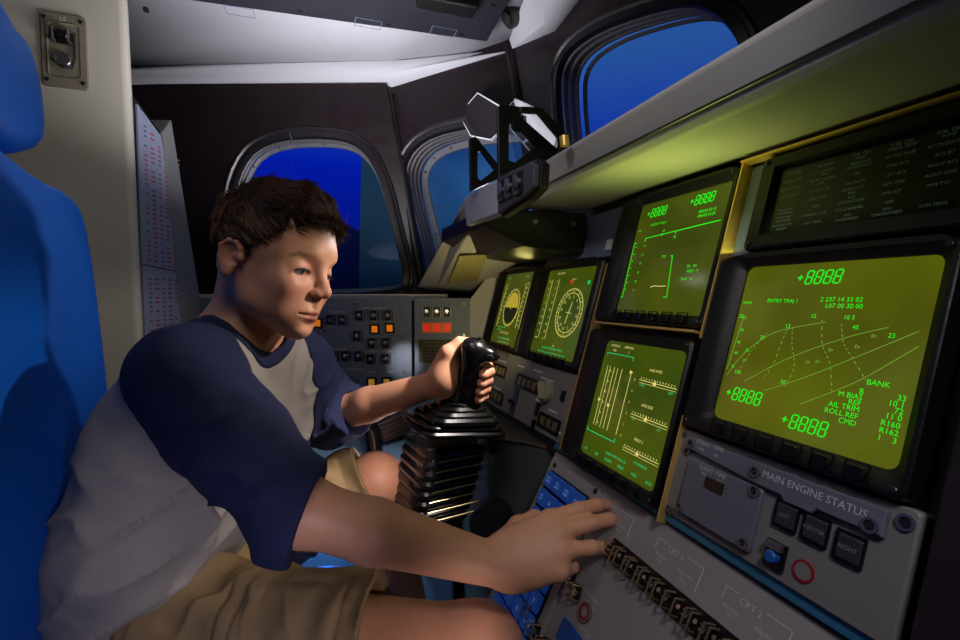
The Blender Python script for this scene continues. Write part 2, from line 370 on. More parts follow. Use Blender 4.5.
# vertical mullion posts where the wall turns
for nm, k in (('trim_3', K2), ('trim_4', K3)):
    mb = MB(); mb.tube([k-SL*.3, k+SL*(ZT+(.0 if k is K2 else .05))], .014, 12); struct(mb.obj(nm, m_dark, smooth=True))

# ceiling: sloped liner band above the wall, then the higher liner
def quad_sheet(name, rows, m, th=.012):
    mb = MB(); n = len(rows[0]); mb.loft([list(map(Vector, r)) for r in rows], closed=False)
    o = mb.obj(name, m, smooth=True); s = o.modifiers.new('solid', 'SOLIDIFY'); s.thickness = th; s.offset = 0; return struct(o)
A0 = K1+Vector((0, 0, ZT)); A1 = K2T.copy(); A2 = K3T.copy(); 
B0 = pZ(140, 68, .665); B0 = B0-RH*.3; B1 = pZ(395, 60, .665); B2 = pZ(506, 54, .668)
c0 = pZ(150, 2, .74); c1 = pZ(489, 43, .74)
quad_sheet('ceiling', [[A0, A1, A2], [A0*.5+B0*.5+Vector((0, 0, .008)), A1*.5+B1*.5+Vector((0, 0, .008)), A2*.5+B2*.5+Vector((0, 0, .008))], [B0, B1, B2]], m_white)
quad_sheet('ceiling', [[B0+Vector((0, .004, .004)), B1+Vector((0, .004, .004)), B2+Vector((0.01, .004, .004))], [B0-ZH*.10+Vector((0, 0, .06)), B1-ZH*.10+Vector((0, 0, .06)), Vector((.46, 1.02, .74))], [Vector((-.95, -.6, .80)), Vector((.25, -.6, .80)), Vector((.50, -.6, .80))]], m_white)
# white corner fairing between the liner and the front window wall
D0 = pZ(506, 54, .668); D1 = Vector((.46, .95, .745))
quad_sheet('trim_5', [[A2, A2*.4+B2*.6, B2], [pX(560, 32, .56), pX(545, 22, .50), D1+Vector((.0, 0, -.0))], [Vector((.66, .55, .80)), Vector((.58, .5, .82)), Vector((.46, .45, .78))]], m_white)
struct(MB().add([(-1.0, -.65, .86), (.98, -.65, .86), (K4T.x+.02, K4T.y, .86), (K3T.x, K3T.y, .86), (K2T.x, K2T.y, .86), (K1.x, K1.y, .86)], [(0, 1, 2, 3, 4, 5)]).obj('ceiling', m_dark))
# overhead panel
u0 = pZ(130, -6, .645); u1 = pZ(487, 42, .645); u2 = pZ(501, -2, .645)
ov = thing('overhead_panel', 'dark grey overhead panel with screws hanging under the white ceiling liner', 'panel')
pl = [(u0.x-.40, u0.y+.02), (u1.x, u1.y), (u2.x+.02, u2.y-.02), (u2.x+.10, .2), (-.5, .2)]
mb = MB(); mb.prism(pl, .645, .668); mb.obj('plate', mat('overhead_dark', lin(30, 30, 37), .5, var=.1), ov, bevel=.003)
scr = []
for x, y in [(146, 10), (300, 11), (388, 25), (461, 35), (492, 5)]:
    p = pZ(x, y, .645); scr.append((p.x, p.y))
screws(ov, scr, .006, .642, .650)
lt = MB()
for x, y in [(240, 12), (368, 24), (443, 32)]:
    p = pZ(x, y, .645); lt.line([(p.x-.03, p.y-.02), (p.x-.03, p.y+.015), (p.x+.03, p.y+.015), (p.x+.03, p.y-.02), (p.x-.03, p.y-.02)], .0015, .6440, .0005)
lt.obj('outline', m_panelblue, ov)
p = pZ(445, 2, .645); mb = MB(); mb.box((p.x, p.y-.02, .635), (.13, .05, .03)); mb.obj('switch_guard', m_black, ov, bevel=.006)
# cable with round connector, hanging in the corner
cb = thing('cable_connector', 'black coiled cable with round plug beside the overhead panel corner', 'cable')
mb = MB(); cp = [pX(494, -12, .47), pX(492, 2, .47), pX(497, 14, .465), pX(506, 20, .46)]; mb.tube(cp, .008, 10); mb.obj('cable', m_rubber, cb, smooth=True)
mb = MB(); p = pX(508, 18, .455); mb.tube([p+Vector((.05, 0, .03)), p], .026, 20); mb.tube([p, p-Vector((.006, 0, .004))], .017, 16); mb.obj('plug', m_darkmetal, cb, smooth=True)
mb = MB(); p = pX(545, 2, .52); mb.tube([p+Vector((.06, 0, .03)), p-Vector((.004, 0, .003))], .014, 16); tag(mb.obj('ceiling_knob', mat('cyan_knob', lin(70, 150, 190), .4), smooth=True), 'small pale blue knob on the white fairing above the windows', 'knob')

# floor and aft bulkhead
for nm, q4 in (('wall_starboard', [(-1.0, -.62, -1.1), (1.15, -.62, -1.1), (1.15, -.62, .86), (-1.0, -.62, .86)]), ('wall_aft_starboard', [(-.95, -.65, -1.1), (-.95, 1.9, -1.1), (-.95, 1.9, .86), (-.95, -.65, .86)]), ('wall_upper', [(K1.x, K1.y+.02, .60), (K2.x, K2.y+.02, .60), (K2.x, K2.y+.02, .88), (K1.x, K1.y+.02, .88)])):
    struct(MB().add(q4, [(0, 1, 2, 3)]).obj(nm, m_dark))
struct(MB().add([(-1.0, -.65, -1.1), (1.15, -.65, -1.1), (1.15, 1.9, -1.1), (-1.0, 1.9, -1.1)], [(0, 1, 2, 3)]).obj('floor', m_floor))
FA = Frame(P(140, 200, 1.02), RH*.93+ZH*.36, (0, 0, 1))   # aft port bulkhead, turned towards the seats
FA.O.z = 0
pts = [FA.at(x, y) for x, y in [(140, 345), (129, 110), (125, 60), (114, 22), (94, 0), (72, -14)]]
pts = [(u, v) for u, v in pts]
poly = [(-.75, -1.1), (pts[0][0]+.01, -1.1)]+pts+[(-.75, pts[-1][1]+.03)]
mb = MB(); mb.prism(poly, -.03, 0.0); ob = mb.obj('wall_aft', m_cream, bevel=.012, seg=5, smooth=True); ob.matrix_world = FA.M; struct(ob)
# latch plate with toggle and jack
lo = [FA.at(x, y) for x, y in [(41, 13), (87, 18), (89, 91), (44, 86)]]
lu = ((lo[0][0]+lo[3][0])/2, (lo[1][0]+lo[2][0])/2); lv = ((lo[2][1]+lo[3][1])/2, (lo[0][1]+lo[1][1])/2)
FJ = Frame(FA.loc((lu[0]+lu[1])/2, (lv[0]+lv[1])/2, 0.0), FA.r, FA.u)
hw, hh = (lu[1]-lu[0])/2, (lv[1]-lv[0])/2
jp = thing('jack_plate', 'small olive switch and jack plate marked L5 on the cream bulkhead', 'panel', FJ.M)
mb = MB(); mb.prism(rrect(-hw, -hh, hw, hh, .006), 0, .006, .001); mb.obj('plate', m_olive, jp, smooth=True)
mb = MB(); mb.loft([[(p[0], p[1], .0085) for p in rrect(-hw*.72, -hh*.74, hw*.72, hh*.74, .008)], [(p[0], p[1], .0062) for p in rrect(-hw*.66, -hh*.7, hw*.66, hh*.7, .008)]]); mb.obj('ridge', m_olive, jp, smooth=True)
for sx, sy in ((-1, 1), (1, 1), (-1, -1), (1, -1)):
    mb = MB(); mb.cyl((sx*hw*.8, sy*hh*.84), .004, .006, .0085, 12, .001); mb.obj('screw', m_darkmetal, jp, smooth=True)
mb = MB(); mb.box((0, hh*.34, .010), (hw*.8, hh*.34, .008)); mb.use(m_black); sw = mb.obj('toggle_switch', m_black, jp, bevel=.001)
mb = MB(); mb.tube([(0, hh*.34, .012), (0, hh*.36, .030)], [.004, .006], 12); mb.obj('lever', m_chrome, sw, smooth=True)
mb = MB()
for sx in (-1, 1): mb.tube([(sx*hw*.34, hh*.2, .006), (sx*hw*.34, hh*.2, .024), (sx*hw*.34, hh*.48, .024), (sx*hw*.34, hh*.48, .006)], .003, 8)
mb.obj('guard', m_metal, jp, smooth=True)
mb = MB(); mb.cyl((0, -hh*.28), .014, .006, .016, 20, .002); mb.obj('jack', m_metal, jp, smooth=True)
mb = MB(); mb.tube([(-.012, -hh*.2, .018), (-.016, -hh*.35, .024), (0, -hh*.55, .022), (hw*.4, -hh*.5, .016), (hw*.5, -hh*.2, .012), (hw*.5, hh*.5, .010)], .0022, 8); mb.obj('cord', m_darkmetal, jp, smooth=True)
MB().text('L5', 0, hh*.86, .011, .0064).obj('lettering', m_letter, jp)

# circuit breaker placard panel on the port side behind the seat
FB = Frame(P(134, 200, 1.03).xy.to_3d(), (.085, .25, 0), (0, 0, 1))
b = [FB.at(x, y) for x, y in [(134, 98), (160, 136), (193, 302), (146, 345)]]
BW = b[2][0]; bz0, bz1 = -.10, b[0][1]
bk = thing('breaker_panel', 'tall pale placard panel with rows of red captions behind the blue seat', 'panel', FB.M)
body = [(b[0][0]-.016, -.5), (BW+.05, -.5), (BW+.03, b[2][1]), (b[1][0]+.010, b[1][1]+.01), (b[0][0]-.016, bz1+.016)]
mb = MB(); mb.prism(body, -.05, -.002); mb.obj('casing', m_black, bk, bevel=.003)
face = [(b[0][0]+.006, -.5), (BW, -.5), (BW-.008, b[2][1]), (b[1][0], b[1][1]), (b[0][0]+.006, bz1-.01)]
mb = MB(); mb.prism(face, -.002, .002); mb.obj('placard', mat('placard_grey', lin(122, 128, 150), .4, var=.05), bk)
mb = MB(); random.seed(3)
mred = mat('red_caption', lin(150, 45, 50), .6); mdk = mat('dark_caption', lin(70, 74, 92), .6)
nc = 7
for r in range(58):
    v = bz1-.05-r*.0105
    if r in (30, 31): continue
    for c in range(nc):
        u = b[0][0]+.02+c*(BW-b[0][0]-.03)/nc
        top = b[0][1]+(b[1][1]-b[0][1])*min(1, (u-b[0][0])/(b[1][0]-b[0][0]))*1.0
        if v > top-.03 or random.random() < .18 or (c == nc-1 and r < 30): continue
        mb.use(mred if (c*7+r//6) % 3 else mdk); mb.box((u+.008, v, .0024), (.012 if c % 2 else .008, .0035, .0008))
mb.obj('caption', None, bk)
mb = MB(); mb.line([(b[0][0]+.006, .07), (BW-.004, .055)], .002, .002, .001); mb.obj('seam', m_black, bk)
mb = MB(); mb.prism([(BW-.006, -.5), (BW+.035, -.5), (BW+.02, b[2][1]+.02), (b[1][0]+.035, b[1][1]+.05), (b[1][0]+.004, b[1][1]+.012)][::1], -.045, .006); mb.obj('side_cover', mat('side_cover_grey', lin(104, 106, 106), .45, var=.1), bk, bevel=.003)

# ================================================================ glareshield
ZL = .155
sec = [(.336, .155), (.328, .161), (.312, .193), (.317, .199), (.60, .199), (.60, .18), (.475, .166), (.475, .160)]
y0, y1 = -.45, .80
gs = thing('glareshield', 'long pale grey glareshield shelf running over the instrument screens', 'glareshield', loc=(0, 0, 0))
mb = MB(); ys = [y0, y1]
mb.loft([[(p[0], y, p[1]) for p in sec] for y in ys], True, True, True); mb.obj('shelf', m_shield, gs, bevel=.003)
mb = MB(); mb.tube([(.3235, y0, .1665), (.3235, y1, .1665)], .0016, 6); mb.obj('lip_bead', m_darkmetal, gs)
# port extension of the glareshield, dropping towards the side console
q = {k: pY(*v) for k, v in dict(a=(464, 200, .86), b=(470, 231, .84), c=(436, 293, 1.40), d=(417, 287, 1.40)).items()}
e1 = pX(527, 258, .452); e2 = pX(470, 300, .44)
ex = thing('side_glareshield', 'sloping grey glareshield extension dropping to the port side console', 'glareshield')
mb = MB(); top = Vector((.05, .02, .03))
A_, B_, C_, D_ = q['a'], q['b'], q['c'], q['d']
mb.loft([[A_, B_, e1, e1+Vector((.03, 0, .05)), A_+Vector((.12, 0, .02))], [D_, C_, e2, e2+Vector((.03, 0, .04)), D_+Vector((.12, 0, .02))]], True, True, True)
mb.obj('shelf', m_shield, ex, bevel=.004)
n = (C_-B_).cross(e1-B_).normalized(); n = n if n.z < 0 else -n
def onq(x, y):
    r = ray(x, y); return r*(B_.dot(n)/r.dot(n))+n*.008
mb = MB(); pp = [onq(*z) for z in [(459, 252), (487, 250), (478, 277), (448, 279)]]; mb.loft([pp, [p+n*.003 for p in pp]], True, True, True); mb.obj('access_plate', mat('yellow_plate', lin(150, 140, 90), .45), ex, bevel=.001)

# ================================================================ head-up display
FH = Frame((.25, .69, .15), (0, -1, 0), (0, 0, 1)); X0 = .25
hud = thing('head_up_display', 'black and grey head-up display with glass combiner plates on the glareshield', 'head-up display', FH.M)
cs = [(-.15, .010), (-.147, -.028), (.03, -.032), (.145, -.028), (.148, .012), (.12, .026), (-.02, .026)]
pt = [FH.at(x, y) for x, y in [(464, 197), (466, 226), (499, 214), (500, 177)]]
mb = MB(); mb.prism([pt[0], pt[1], pt[2], pt[3]], -.014, 0, .003); mb.obj('front_cover', mat('hud_cover', lin(196, 202, 210), .35, .1, var=.15, vscale=30), hud, bevel=.001)
pt2 = [FH.at(x, y) for x, y in [(500, 178), (500, 214), (527, 196), (536, 186), (537, 166), (533, 162)]]
mb = MB(); mb.prism(pt2, -.012, .004, .001); mb.obj('switch_plate', m_overhead, hud, bevel=.001)
mb = MB(); mb.prism([(p[0]*1.0, p[1]) for p in inset(pt2, -.004)], -.016, -.003); mb.obj('housing_rim', m_black, hud, bevel=.002)
for x, y in [(506, 191), (514, 187), (523, 183)]:
    u, v = FH.at(x, y); mb = MB(); mb.box((u, v, .005), (.019, .030, .003)); s_ = mb.obj('toggle_switch', m_blackgloss, hud, bevel=.001)
    mb = MB(); mb.use(m_metal); mb.box((u-.0095, v, .0075), (.0018, .026, .004)); mb.cyl((u, v), .0065, .006, .011, 14, .001); mb.obj('lever', m_metal, s_)
# bracket trusses (vertical plates along X, one on each side) and combiner glass
def px_plate(name, pix, Y, th, m, hole=None):
    o3 = [pY(x, y, Y) for x, y in pix]
    loc = lambda p: (p.x, p.z)
    outer = [loc(p) for p in o3]
    mb = MB()
    if hole:
        holes = [[loc(pY(x, y, Y)) for x, y in h] for h in hole]
        polys = [[Vector((p[0], p[1], 0)) for p in L] for L in [outer]+holes]; tri = tessellate_polygon(polys); vs = [p for L in polys for p in L]
        for w in (-th/2, th/2): mb.add([(p.x, Y+w, p.y) for p in vs], [tuple(t) for t in tri])
        for L in polys: mb.loft([[(p.x, Y-th/2, p.y) for p in L], [(p.x, Y+th/2, p.y) for p in L]])
    else: mb.loft([[(p[0], Y-th/2, p[1]) for p in outer], [(p[0], Y+th/2, p[1]) for p in outer]], True, True, True)
    return mb
Hi = FH.M.inverted()
mb = px_plate('b', [(497, 108), (500, 105), (521, 108), (522, 114), (518, 116), (558, 151), (552, 160), (516, 172), (498, 182)], .66, .008, None, [[(508, 124), (514, 123), (535, 146), (514, 163), (508, 161)], ])
mb.v = [Hi @ p for p in mb.v]; mb.obj('bracket', m_black, hud, bevel=.001)
mb = px_plate('b', [(469, 139), (475, 137), (500, 168), (500, 178), (470, 192)], .76, .008, None, [[(477, 152), (481, 152), (494, 170), (480, 181), (477, 178)]])
mb.v = [Hi @ p for p in mb.v]; mb.obj('bracket', m_black, hud, bevel=.001)
mb = px_plate('b', [(520, 107), (541, 108), (565, 134), (567, 152), (559, 152), (558, 139), (537, 114), (520, 113)], .60, .006, None)
mb.v = [Hi @ p for p in mb.v]; mb.obj('bracket', m_black, hud, bevel=.001)
mb = MB(); mb.tube([pY(564, 136, .55), pY(565, 146, .55)], .006, 12); mb.v = [Hi @ p for p in mb.v]; mb.obj('pin', m_brass, hud, smooth=True)
for nm, pix, X in (('combiner_glass', [(460, 115), (479, 93), (503, 107), (504, 131), (492, 141), (472, 137)], .27), ('combiner_glass', [(510, 107), (517, 99), (541, 110), (560, 135), (556, 151), (538, 160), (512, 130)], .30)):
    fr = Frame((X, 0, 0), (0, -1, 0), (.25, 0, 1)); L = [fr.at(x, y) for x, y in pix]
    mb = MB(); mb.prism(L, 0, .004); mb.v = [Hi @ (fr.M @ p) for p in mb.v]; g = mb.obj(nm, m_combiner, hud)
    mb = MB(); ins = inset(L, .0028); mb.loft([[(p[0], p[1], -.0002) for p in L], [(p[0], p[1], .0045) for p in L], [(p[0], p[1], .0045) for p in ins], [(p[0], p[1], -.0002) for p in ins], [(p[0], p[1], -.0002) for p in L]]); mb.v = [Hi @ (fr.M @ p) for p in mb.v]; mb.obj('glint_edge', m_edge, g)
mb = px_plate('g', [(506, 120), (520, 122), (552, 158), (545, 168), (520, 172)], .70, .003, None); mb.v = [Hi @ p for p in mb.v]; mb.obj('projector_lens', m_combiner, hud)
# black projector housing hanging under the glareshield, between HUD and screens
hb = thing('projector_housing', 'black box housing with two screws hanging below the glareshield', 'housing')
mb = MB(); yn, yf = .76, 1.02
prof = [(.262, .146), (.262, .118), (.335, .086), (.45, .074), (.455, .148)]
mb.loft([[(p[0], yn, p[1]) for p in prof], [(p[0]-.01, yf, p[1]) for p in prof]], True, True, True); mb.obj('box', mat('black_housing', lin(26, 25, 24), .4), hb, bevel=.003)
for x, y in [(535, 222), (573, 224)]:
    p = pY(x, y, yn); mb = MB(); mb.tube([p+Vector((0, .003, 0)), p-Vector((0, .003, 0))], .0045, 12); mb.obj('screw', m_metal, hb, smooth=True)

# ================================================================ outside the windows
ex_m = mat('outside_navy', lin(26, 40, 110), .8, var=.3, vscale=1.5); ex_t = mat('outside_teal', lin(60, 100, 115), .7, var=.5, vscale=5)
def outside(name, pix, Z, th, m, label, cat):
    L = [P(x, y, Z) for x, y in pix]; mb = MB(); mb.loft([L, [p+ZH*th for p in L]], True, True, True); return tag(mb.obj(name, m), label, cat)
outside('hangar_beam', [(180, 146), (262, 180), (372, 238), (372, 330), (180, 330)], 2.3, .3, ex_m, 'dark navy slanting mass outside the window behind the boy', 'beam')
outside('hangar_column', [(362, 120), (415, 120), (420, 330), (358, 330)], 2.0, .25, ex_t, 'teal grey column outside, at the right edge of the window behind the boy', 'column')
outside('hangar_backdrop', [(414, 100), (560, 100), (560, 330), (414, 330)], 2.2, .05, mat('outside_mottled', lin(110, 170, 215), .7, var=.7, vscale=4), 'mottled pale blue sheet outside the corner window', 'backdrop')
area('outside_light', tuple(P(470, 160, 1.75)), tuple(P(470, 220, 2.2)), .3, .35, (.45, .7, 1.0), 180)
# ================================================================ forward panel
fpn = thing('instrument_panel', 'dark sloping forward instrument panel holding the green screens', 'panel', FP.M)
mb = MB(); mb.box((-.47, -.043, -.03), (1.55, .454, .044)); mb.obj('backing', mat('panel_backing', lin(40, 38, 38), .5, var=.1), fpn, bevel=.002)
# bright gold strips standing in for light-caught edges between the bays
mb = MB(); mb.box((-.428, .05, .006), (.0020, .205, .020)); mb.obj('lit_edge', m_brass, fpn)
mb = MB(); mb.box((-.657, -.10, .004), (.0020, .30, .022)); mb.obj('lit_edge', m_brass, fpn)
mb = MB(); mb.box((-.427, -.20, .004), (.0020, .12, .020)); mb.obj('lit_edge', m_brass, fpn)
mb = MB(); mb.box((-.10, .153, .012), (.66, .0020, .012)); mb.obj('lit_edge', m_brass, fpn)
mb = MB(); mb.box((-.54, -.046, .012), (.21, .003, .014)); mb.obj('lit_edge', m_brass, fpn)
mb = MB(); mb.prism(rrect(-.905, .066, -.662, .150, .003), -.008, .004); bl = mb.obj('blank_plate', m_panelblue, fpn, bevel=.001)
mb = MB(); u, v = FP.at(612, 246); mb.box((u, v, .006), (.014, .018, .004)); mb.obj('decal', m_letter, fpn, bevel=.001)
mb = MB(); mb.prism(rrect(-.424, .045, -.400, .150, .003), -.008, .004); mb.obj('blank_plate', m_panelblue, fpn, bevel=.001)
mb = MB(); mb.prism(rrect(-1.30, -.13, -1.135, .10, .003), -.03, -.004); mb.obj('blank_plate', m_white, fpn, bevel=.001)

def display(u0, v0, u1, v1, ins, scr_m, label, symf, keys=6, out=.017, sr=.008, group='green screens on the instrument panel'):
    # (u0,v0)-(u1,v1): outer bezel; ins = (left, bottom, right, top) margins to the screen
    cu, cv = (u0+u1)/2, (v0+v1)/2; fr = Frame(FP.loc(cu, cv, 0), FP.r, FP.u); hw, hh = (u1-u0)/2, (v1-v0)/2
    t = thing('display_unit', label, 'screen', fr.M, group)
    s0, t0, s1, t1 = -hw+ins[0]+.006, -hh+ins[1]-.001, hw-ins[2]+.008, hh-ins[3]+.003
    O = rrect(-hw, -hh, hw, hh, .006); I = rrect(s0-.004, t0-.004, s1+.004, t1+.004, sr); S = rrect(s0, t0, s1, t1, sr)
    L = lambda p, w: [(a, b, w) for a, b in p]
    mb = MB(); mb.loft([L(O, -.008), L(O, out-.003), L(inset(O, .003), out), L(inset(I, -.008), out), L(I, out-.006), L(S, .008), L(S, .004)]); bz = mb.obj('bezel', m_black, t, smooth=True)
    mb = MB(); mb.prism(inset(S, -.001), .002, .006); mb.obj('screen', scr_m, t)
    def SP(fx, fy): return (s0+(s1-s0)*fx, t1-(t1-t0)*fy)
    symf(t, SP, (s1-s0), (t1-t0), .0066)
    if keys:
        kw = .0125; km = ins[1]*.5
        for i in range(keys):
            u = (s0+s1)/2+(i-(keys-1)/2)*(s1-s0)/keys*.92
            mb = MB(); I2 = rrect(u-.009, -hh+km-.008, u+.009, -hh+km+.008, .001); I3 = rrect(u-.0055, -hh+km-.005, u+.0055, -hh+km+.005, .001)
            mb.loft([L(I2, out), L(I2, out+.0015), L(inset(I2, .001), out+.0015), L(inset(I2, .001), out+.0002)]); mb.prism(I3, out, out+.004, .0006)
            mb.obj('key', m_blackgloss, t)
    screws(t, [(a*(hw-.007), c*(hh-.006)) for a, c in ((-1, -1), (1, -1), (-1, 1), (1, 1))], .0028, out, out+.0012)
    return t
def sym(t, name, m, fn):
    mb = MB(); fn(mb); return mb.obj(name, m, t)

def crt2(t, S, w, h, z):
    def g(mb):
        mb.seg('+8888', *S(.46, .085), .0122, z, .0012); mb.seg('+8888', *S(.175, .825), .0122, z, .0012); mb.seg('+8888', *S(.56, .90), .0122, z, .0012)
        mb.text('ENTRY TRAJ 1', *S(.28, .225), .0052, z); mb.text('2 237 14 33 02', *S(.60, .215), .0058, z, 'CENTER'); mb.text('L07 00 30 00', *S(.62, .25), .0058, z)
        mb.text('4MAN', *S(.05, .24), .004, z)
        rows = [('BANK', '', .625), ('B', '33', .675), ('M BIAS', '10 1', .705), ('REF', '72', .735), ('AIL TRIM', '11 0', .765), ('ROLL REF', 'R160', .80), ('CMD', 'R162', .835), ('', '1    3', .87)]
        for a, b, y in rows:
            if a: mb.text(a, *S(.80 if a != 'BANK' else .85, y), .0062, z, 'RIGHT' if a != 'BANK' else 'CENTER')
            if b: mb.text(b, *S(.97, y), .0062, z, 'RIGHT')
        for n, (x, y) in {'12': (.48, .31), '10 5': (.66, .31), '13': (.35, .375), '45': (.70, .36), '23': (.86, .39), '20': (.21, .455), '21': (.13, .545), '150': (.10, .69), '50': (.40, .70), '25': (.03, .33)}.items(): mb.text(n, *S(x, y), .0052, z)
        for i, y in enumerate([.34, .42, .50, .57, .66]): mb.text(['15', '30', '45', '60', '75'][i], *S(.005+.04, y), .0042, z, 'LEFT')
    sym(t, 'symbology', m_green, g)
    def d(mb):
        def curve(p, wd=.0006, dash=False):
            q = []
            for i in range(25):
                a = i/24; k = a*(len(p)-1); j = min(int(k), len(p)-2); f = k-j
                p0 = p[max(j-1, 0)]; p1 = p[j]; p2 = p[j+1]; p3 = p[min(j+2, len(p)-1)]
                q.append(tuple(.5*((2*p1[c])+(-p0[c]+p2[c])*f+(2*p0[c]-5*p1[c]+4*p2[c]-p3[c])*f*f+(-p0[c]+3*p1[c]-3*p2[c]+p3[c])*f**3) for c in (0, 1)))
            q = [S(*r) for r in q]
            if dash:
                for i in range(0, 24, 2): mb.line(q[i:i+2], wd, z)
            else: mb.line(q, wd, z)
        curve([(.03, .72), (.12, .56), (.28, .42), (.55, .34)]); curve([(.16, .74), (.40, .56), (.66, .42), (.84, .35)]); curve([(.30, .77), (.50, .66), (.75, .50), (.96, .36)]); curve([(.52, .80), (.75, .64), (.90, .50), (.97, .43)])
        curve([(.10, .70), (.16, .55), (.24, .42)], dash=True); curve([(.28, .70), (.32, .60), (.34, .45), (.36, .38)], dash=True); curve([(.42, .72), (.44, .60), (.40, .48), (.38, .38)], dash=True)
        curve([(.66, .70), (.62, .56), (.56, .46), (.53, .32)], dash=True); curve([(.80, .62), (.72, .52), (.66, .44), (.63, .34)], dash=True)
        mb.line([S(.05, .32), S(.02, .68)], .0007, z)
        for x, y in [(.60, .48), (.72, .45), (.55, .55), (.78, .39), (.12, .60), (.50, .56)]: mb.line([S(x, y), S(x+.02, y+.008), S(x, y+.016), S(x, y)], .0005, z)
    sym(t, 'trajectory_plot', m_dimsym, d)
def crt1(t, S, w, h, z):
    def g(mb):
        mb.seg('+8888', *S(.22, .10), .0122, z, .0012); mb.seg('+8888', *S(.72, .085), .0122, z, .0012)
        mb.text('ASCENT TRAJ 1', *S(.28, .215), .005, z); mb.text('000/03:43:12', *S(.80, .19), .0055, z); mb.text('000/00:10:28', *S(.80, .225), .0055, z)
        mb.line([S(.16, .33), S(.95, .29)], .0009, z); mb.line([S(.16, .33), S(.16, .36)], .0009, z)
        for x in (.36, .52): mb.line([S(x, .31), S(x, .335)], .0009, z)
        mb.text('30', *S(.37, .29), .0048, z); mb.text('25', *S(.52, .36), .0048, z)
        mb.line([S(.05, .36), S(.02, .36), S(.04, .86), S(.00+.02, .86)], .0009, z)
        for i in range(7): mb.line([S(.045, .40+.065*i), S(.065, .40+.065*i)], .0007, z)
        for i, s_ in enumerate(['20', '15', '10', '05', '00', '-5']): mb.text(s_, *S(.17, .40+.08*i), .0045, z)
        mb.line([S(.53, .52), S(.55, .52), S(.60, .86), S(.56, .86)], .0009, z); mb.text('57.3', *S(.45, .52), .005, z)
        mb.text('DR   3H', *S(.78, .62), .005, z); mb.text('PRED  17', *S(.80, .66), .005, z); mb.text('TGO   25', *S(.76, .72), .005, z); mb.text('-DH', *S(.05, .25), .004, z)
    sym(t, 'symbology', m_green, g)
    sym(t, 'trajectory_mark', m_yelsym, lambda mb: mb.line([S(.38, .775), S(.43, .765), S(.48, .77), S(.56, .77)], .001, z))
def crt3(t, S, w, h, z):
    def y(mb):
        mb.text('HYDRAUL', *S(.14, .04), .0048, z); mb.text('RES', *S(.14, .08), .0048, z); mb.text('HEPRPSIA', *S(.33, .04), .0048, z); mb.text('2', *S(.34, .08), .0048, z)
        for x in (.10, .20, .31, .44): mb.line([S(x, .22), S(x, .74)], .0007, z)
        for x in (.14, .25): mb.line([S(x, .22), S(x, .74)], .0005, z)
        for i in range(6): mb.text('%d0' % (5-i), *S(.15, .26+.09*i), .0042, z); mb.text('%d' % (5-i), *S(.50, .28+.09*i), .0045, z)
        for x, yy in ((.10, .52), (.25, .54), (.44, .23)): mb.prism([S(x-.02, yy-.015), S(x+.02, yy), S(x-.02, yy+.015)][::-1], z, z+.0003)
        for k, (yy, tt) in enumerate(((.20, 'AXIS FWD'), (.47, 'AXIS SIDE'), (.73, 'PRESS 2'))):
            mb.text(tt, *S(.72, yy-.02), .0052, z); mb.line([S(.56, yy+.07), S(.98, yy+.07)], .0008, z); mb.line([S(.56, yy+.09), S(.98, yy+.09)], .0005, z)
            for i in range(13): mb.line([S(.58+.031*i, yy+.045), S(.58+.031*i, yy+.06)], .0006, z)
            mb.prism([S(.74-.02, yy+.085), S(.74+.02, yy+.085), S(.74, yy+.05)], z, z+.0003)
    sym(t, 'gauge', m_yelsym, y)
    def g(mb):
        mb.line([S(.05, .13), S(.05, .11), S(.42, .11), S(.42, .14)], .001, z); mb.line([S(.03, .77), S(.03, .80), S(.44, .80), S(.44, .77)], .001, z)
        mb.text('1.055', *S(.60, .305), .0048, z); mb.text('0.97', *S(.93, .31), .0048, z); mb.text('1.01', *S(.60, .57), .0048, z); mb.text('3.3', *S(.90, .58), .0048, z)
        for i, s_ in enumerate(['UP', 'REF', 'NORM', 'MEDS', 'MSG', 'ACK']): mb.text(s_, *S(.08+.17*i, .955), .0055, z)
        mb.text('SUBSYSTEM STATUS', *S(.50, .905), .005, z); mb.text('COMMAND', *S(.80, .87), .005, z)
    sym(t, 'caption', m_teal, g)
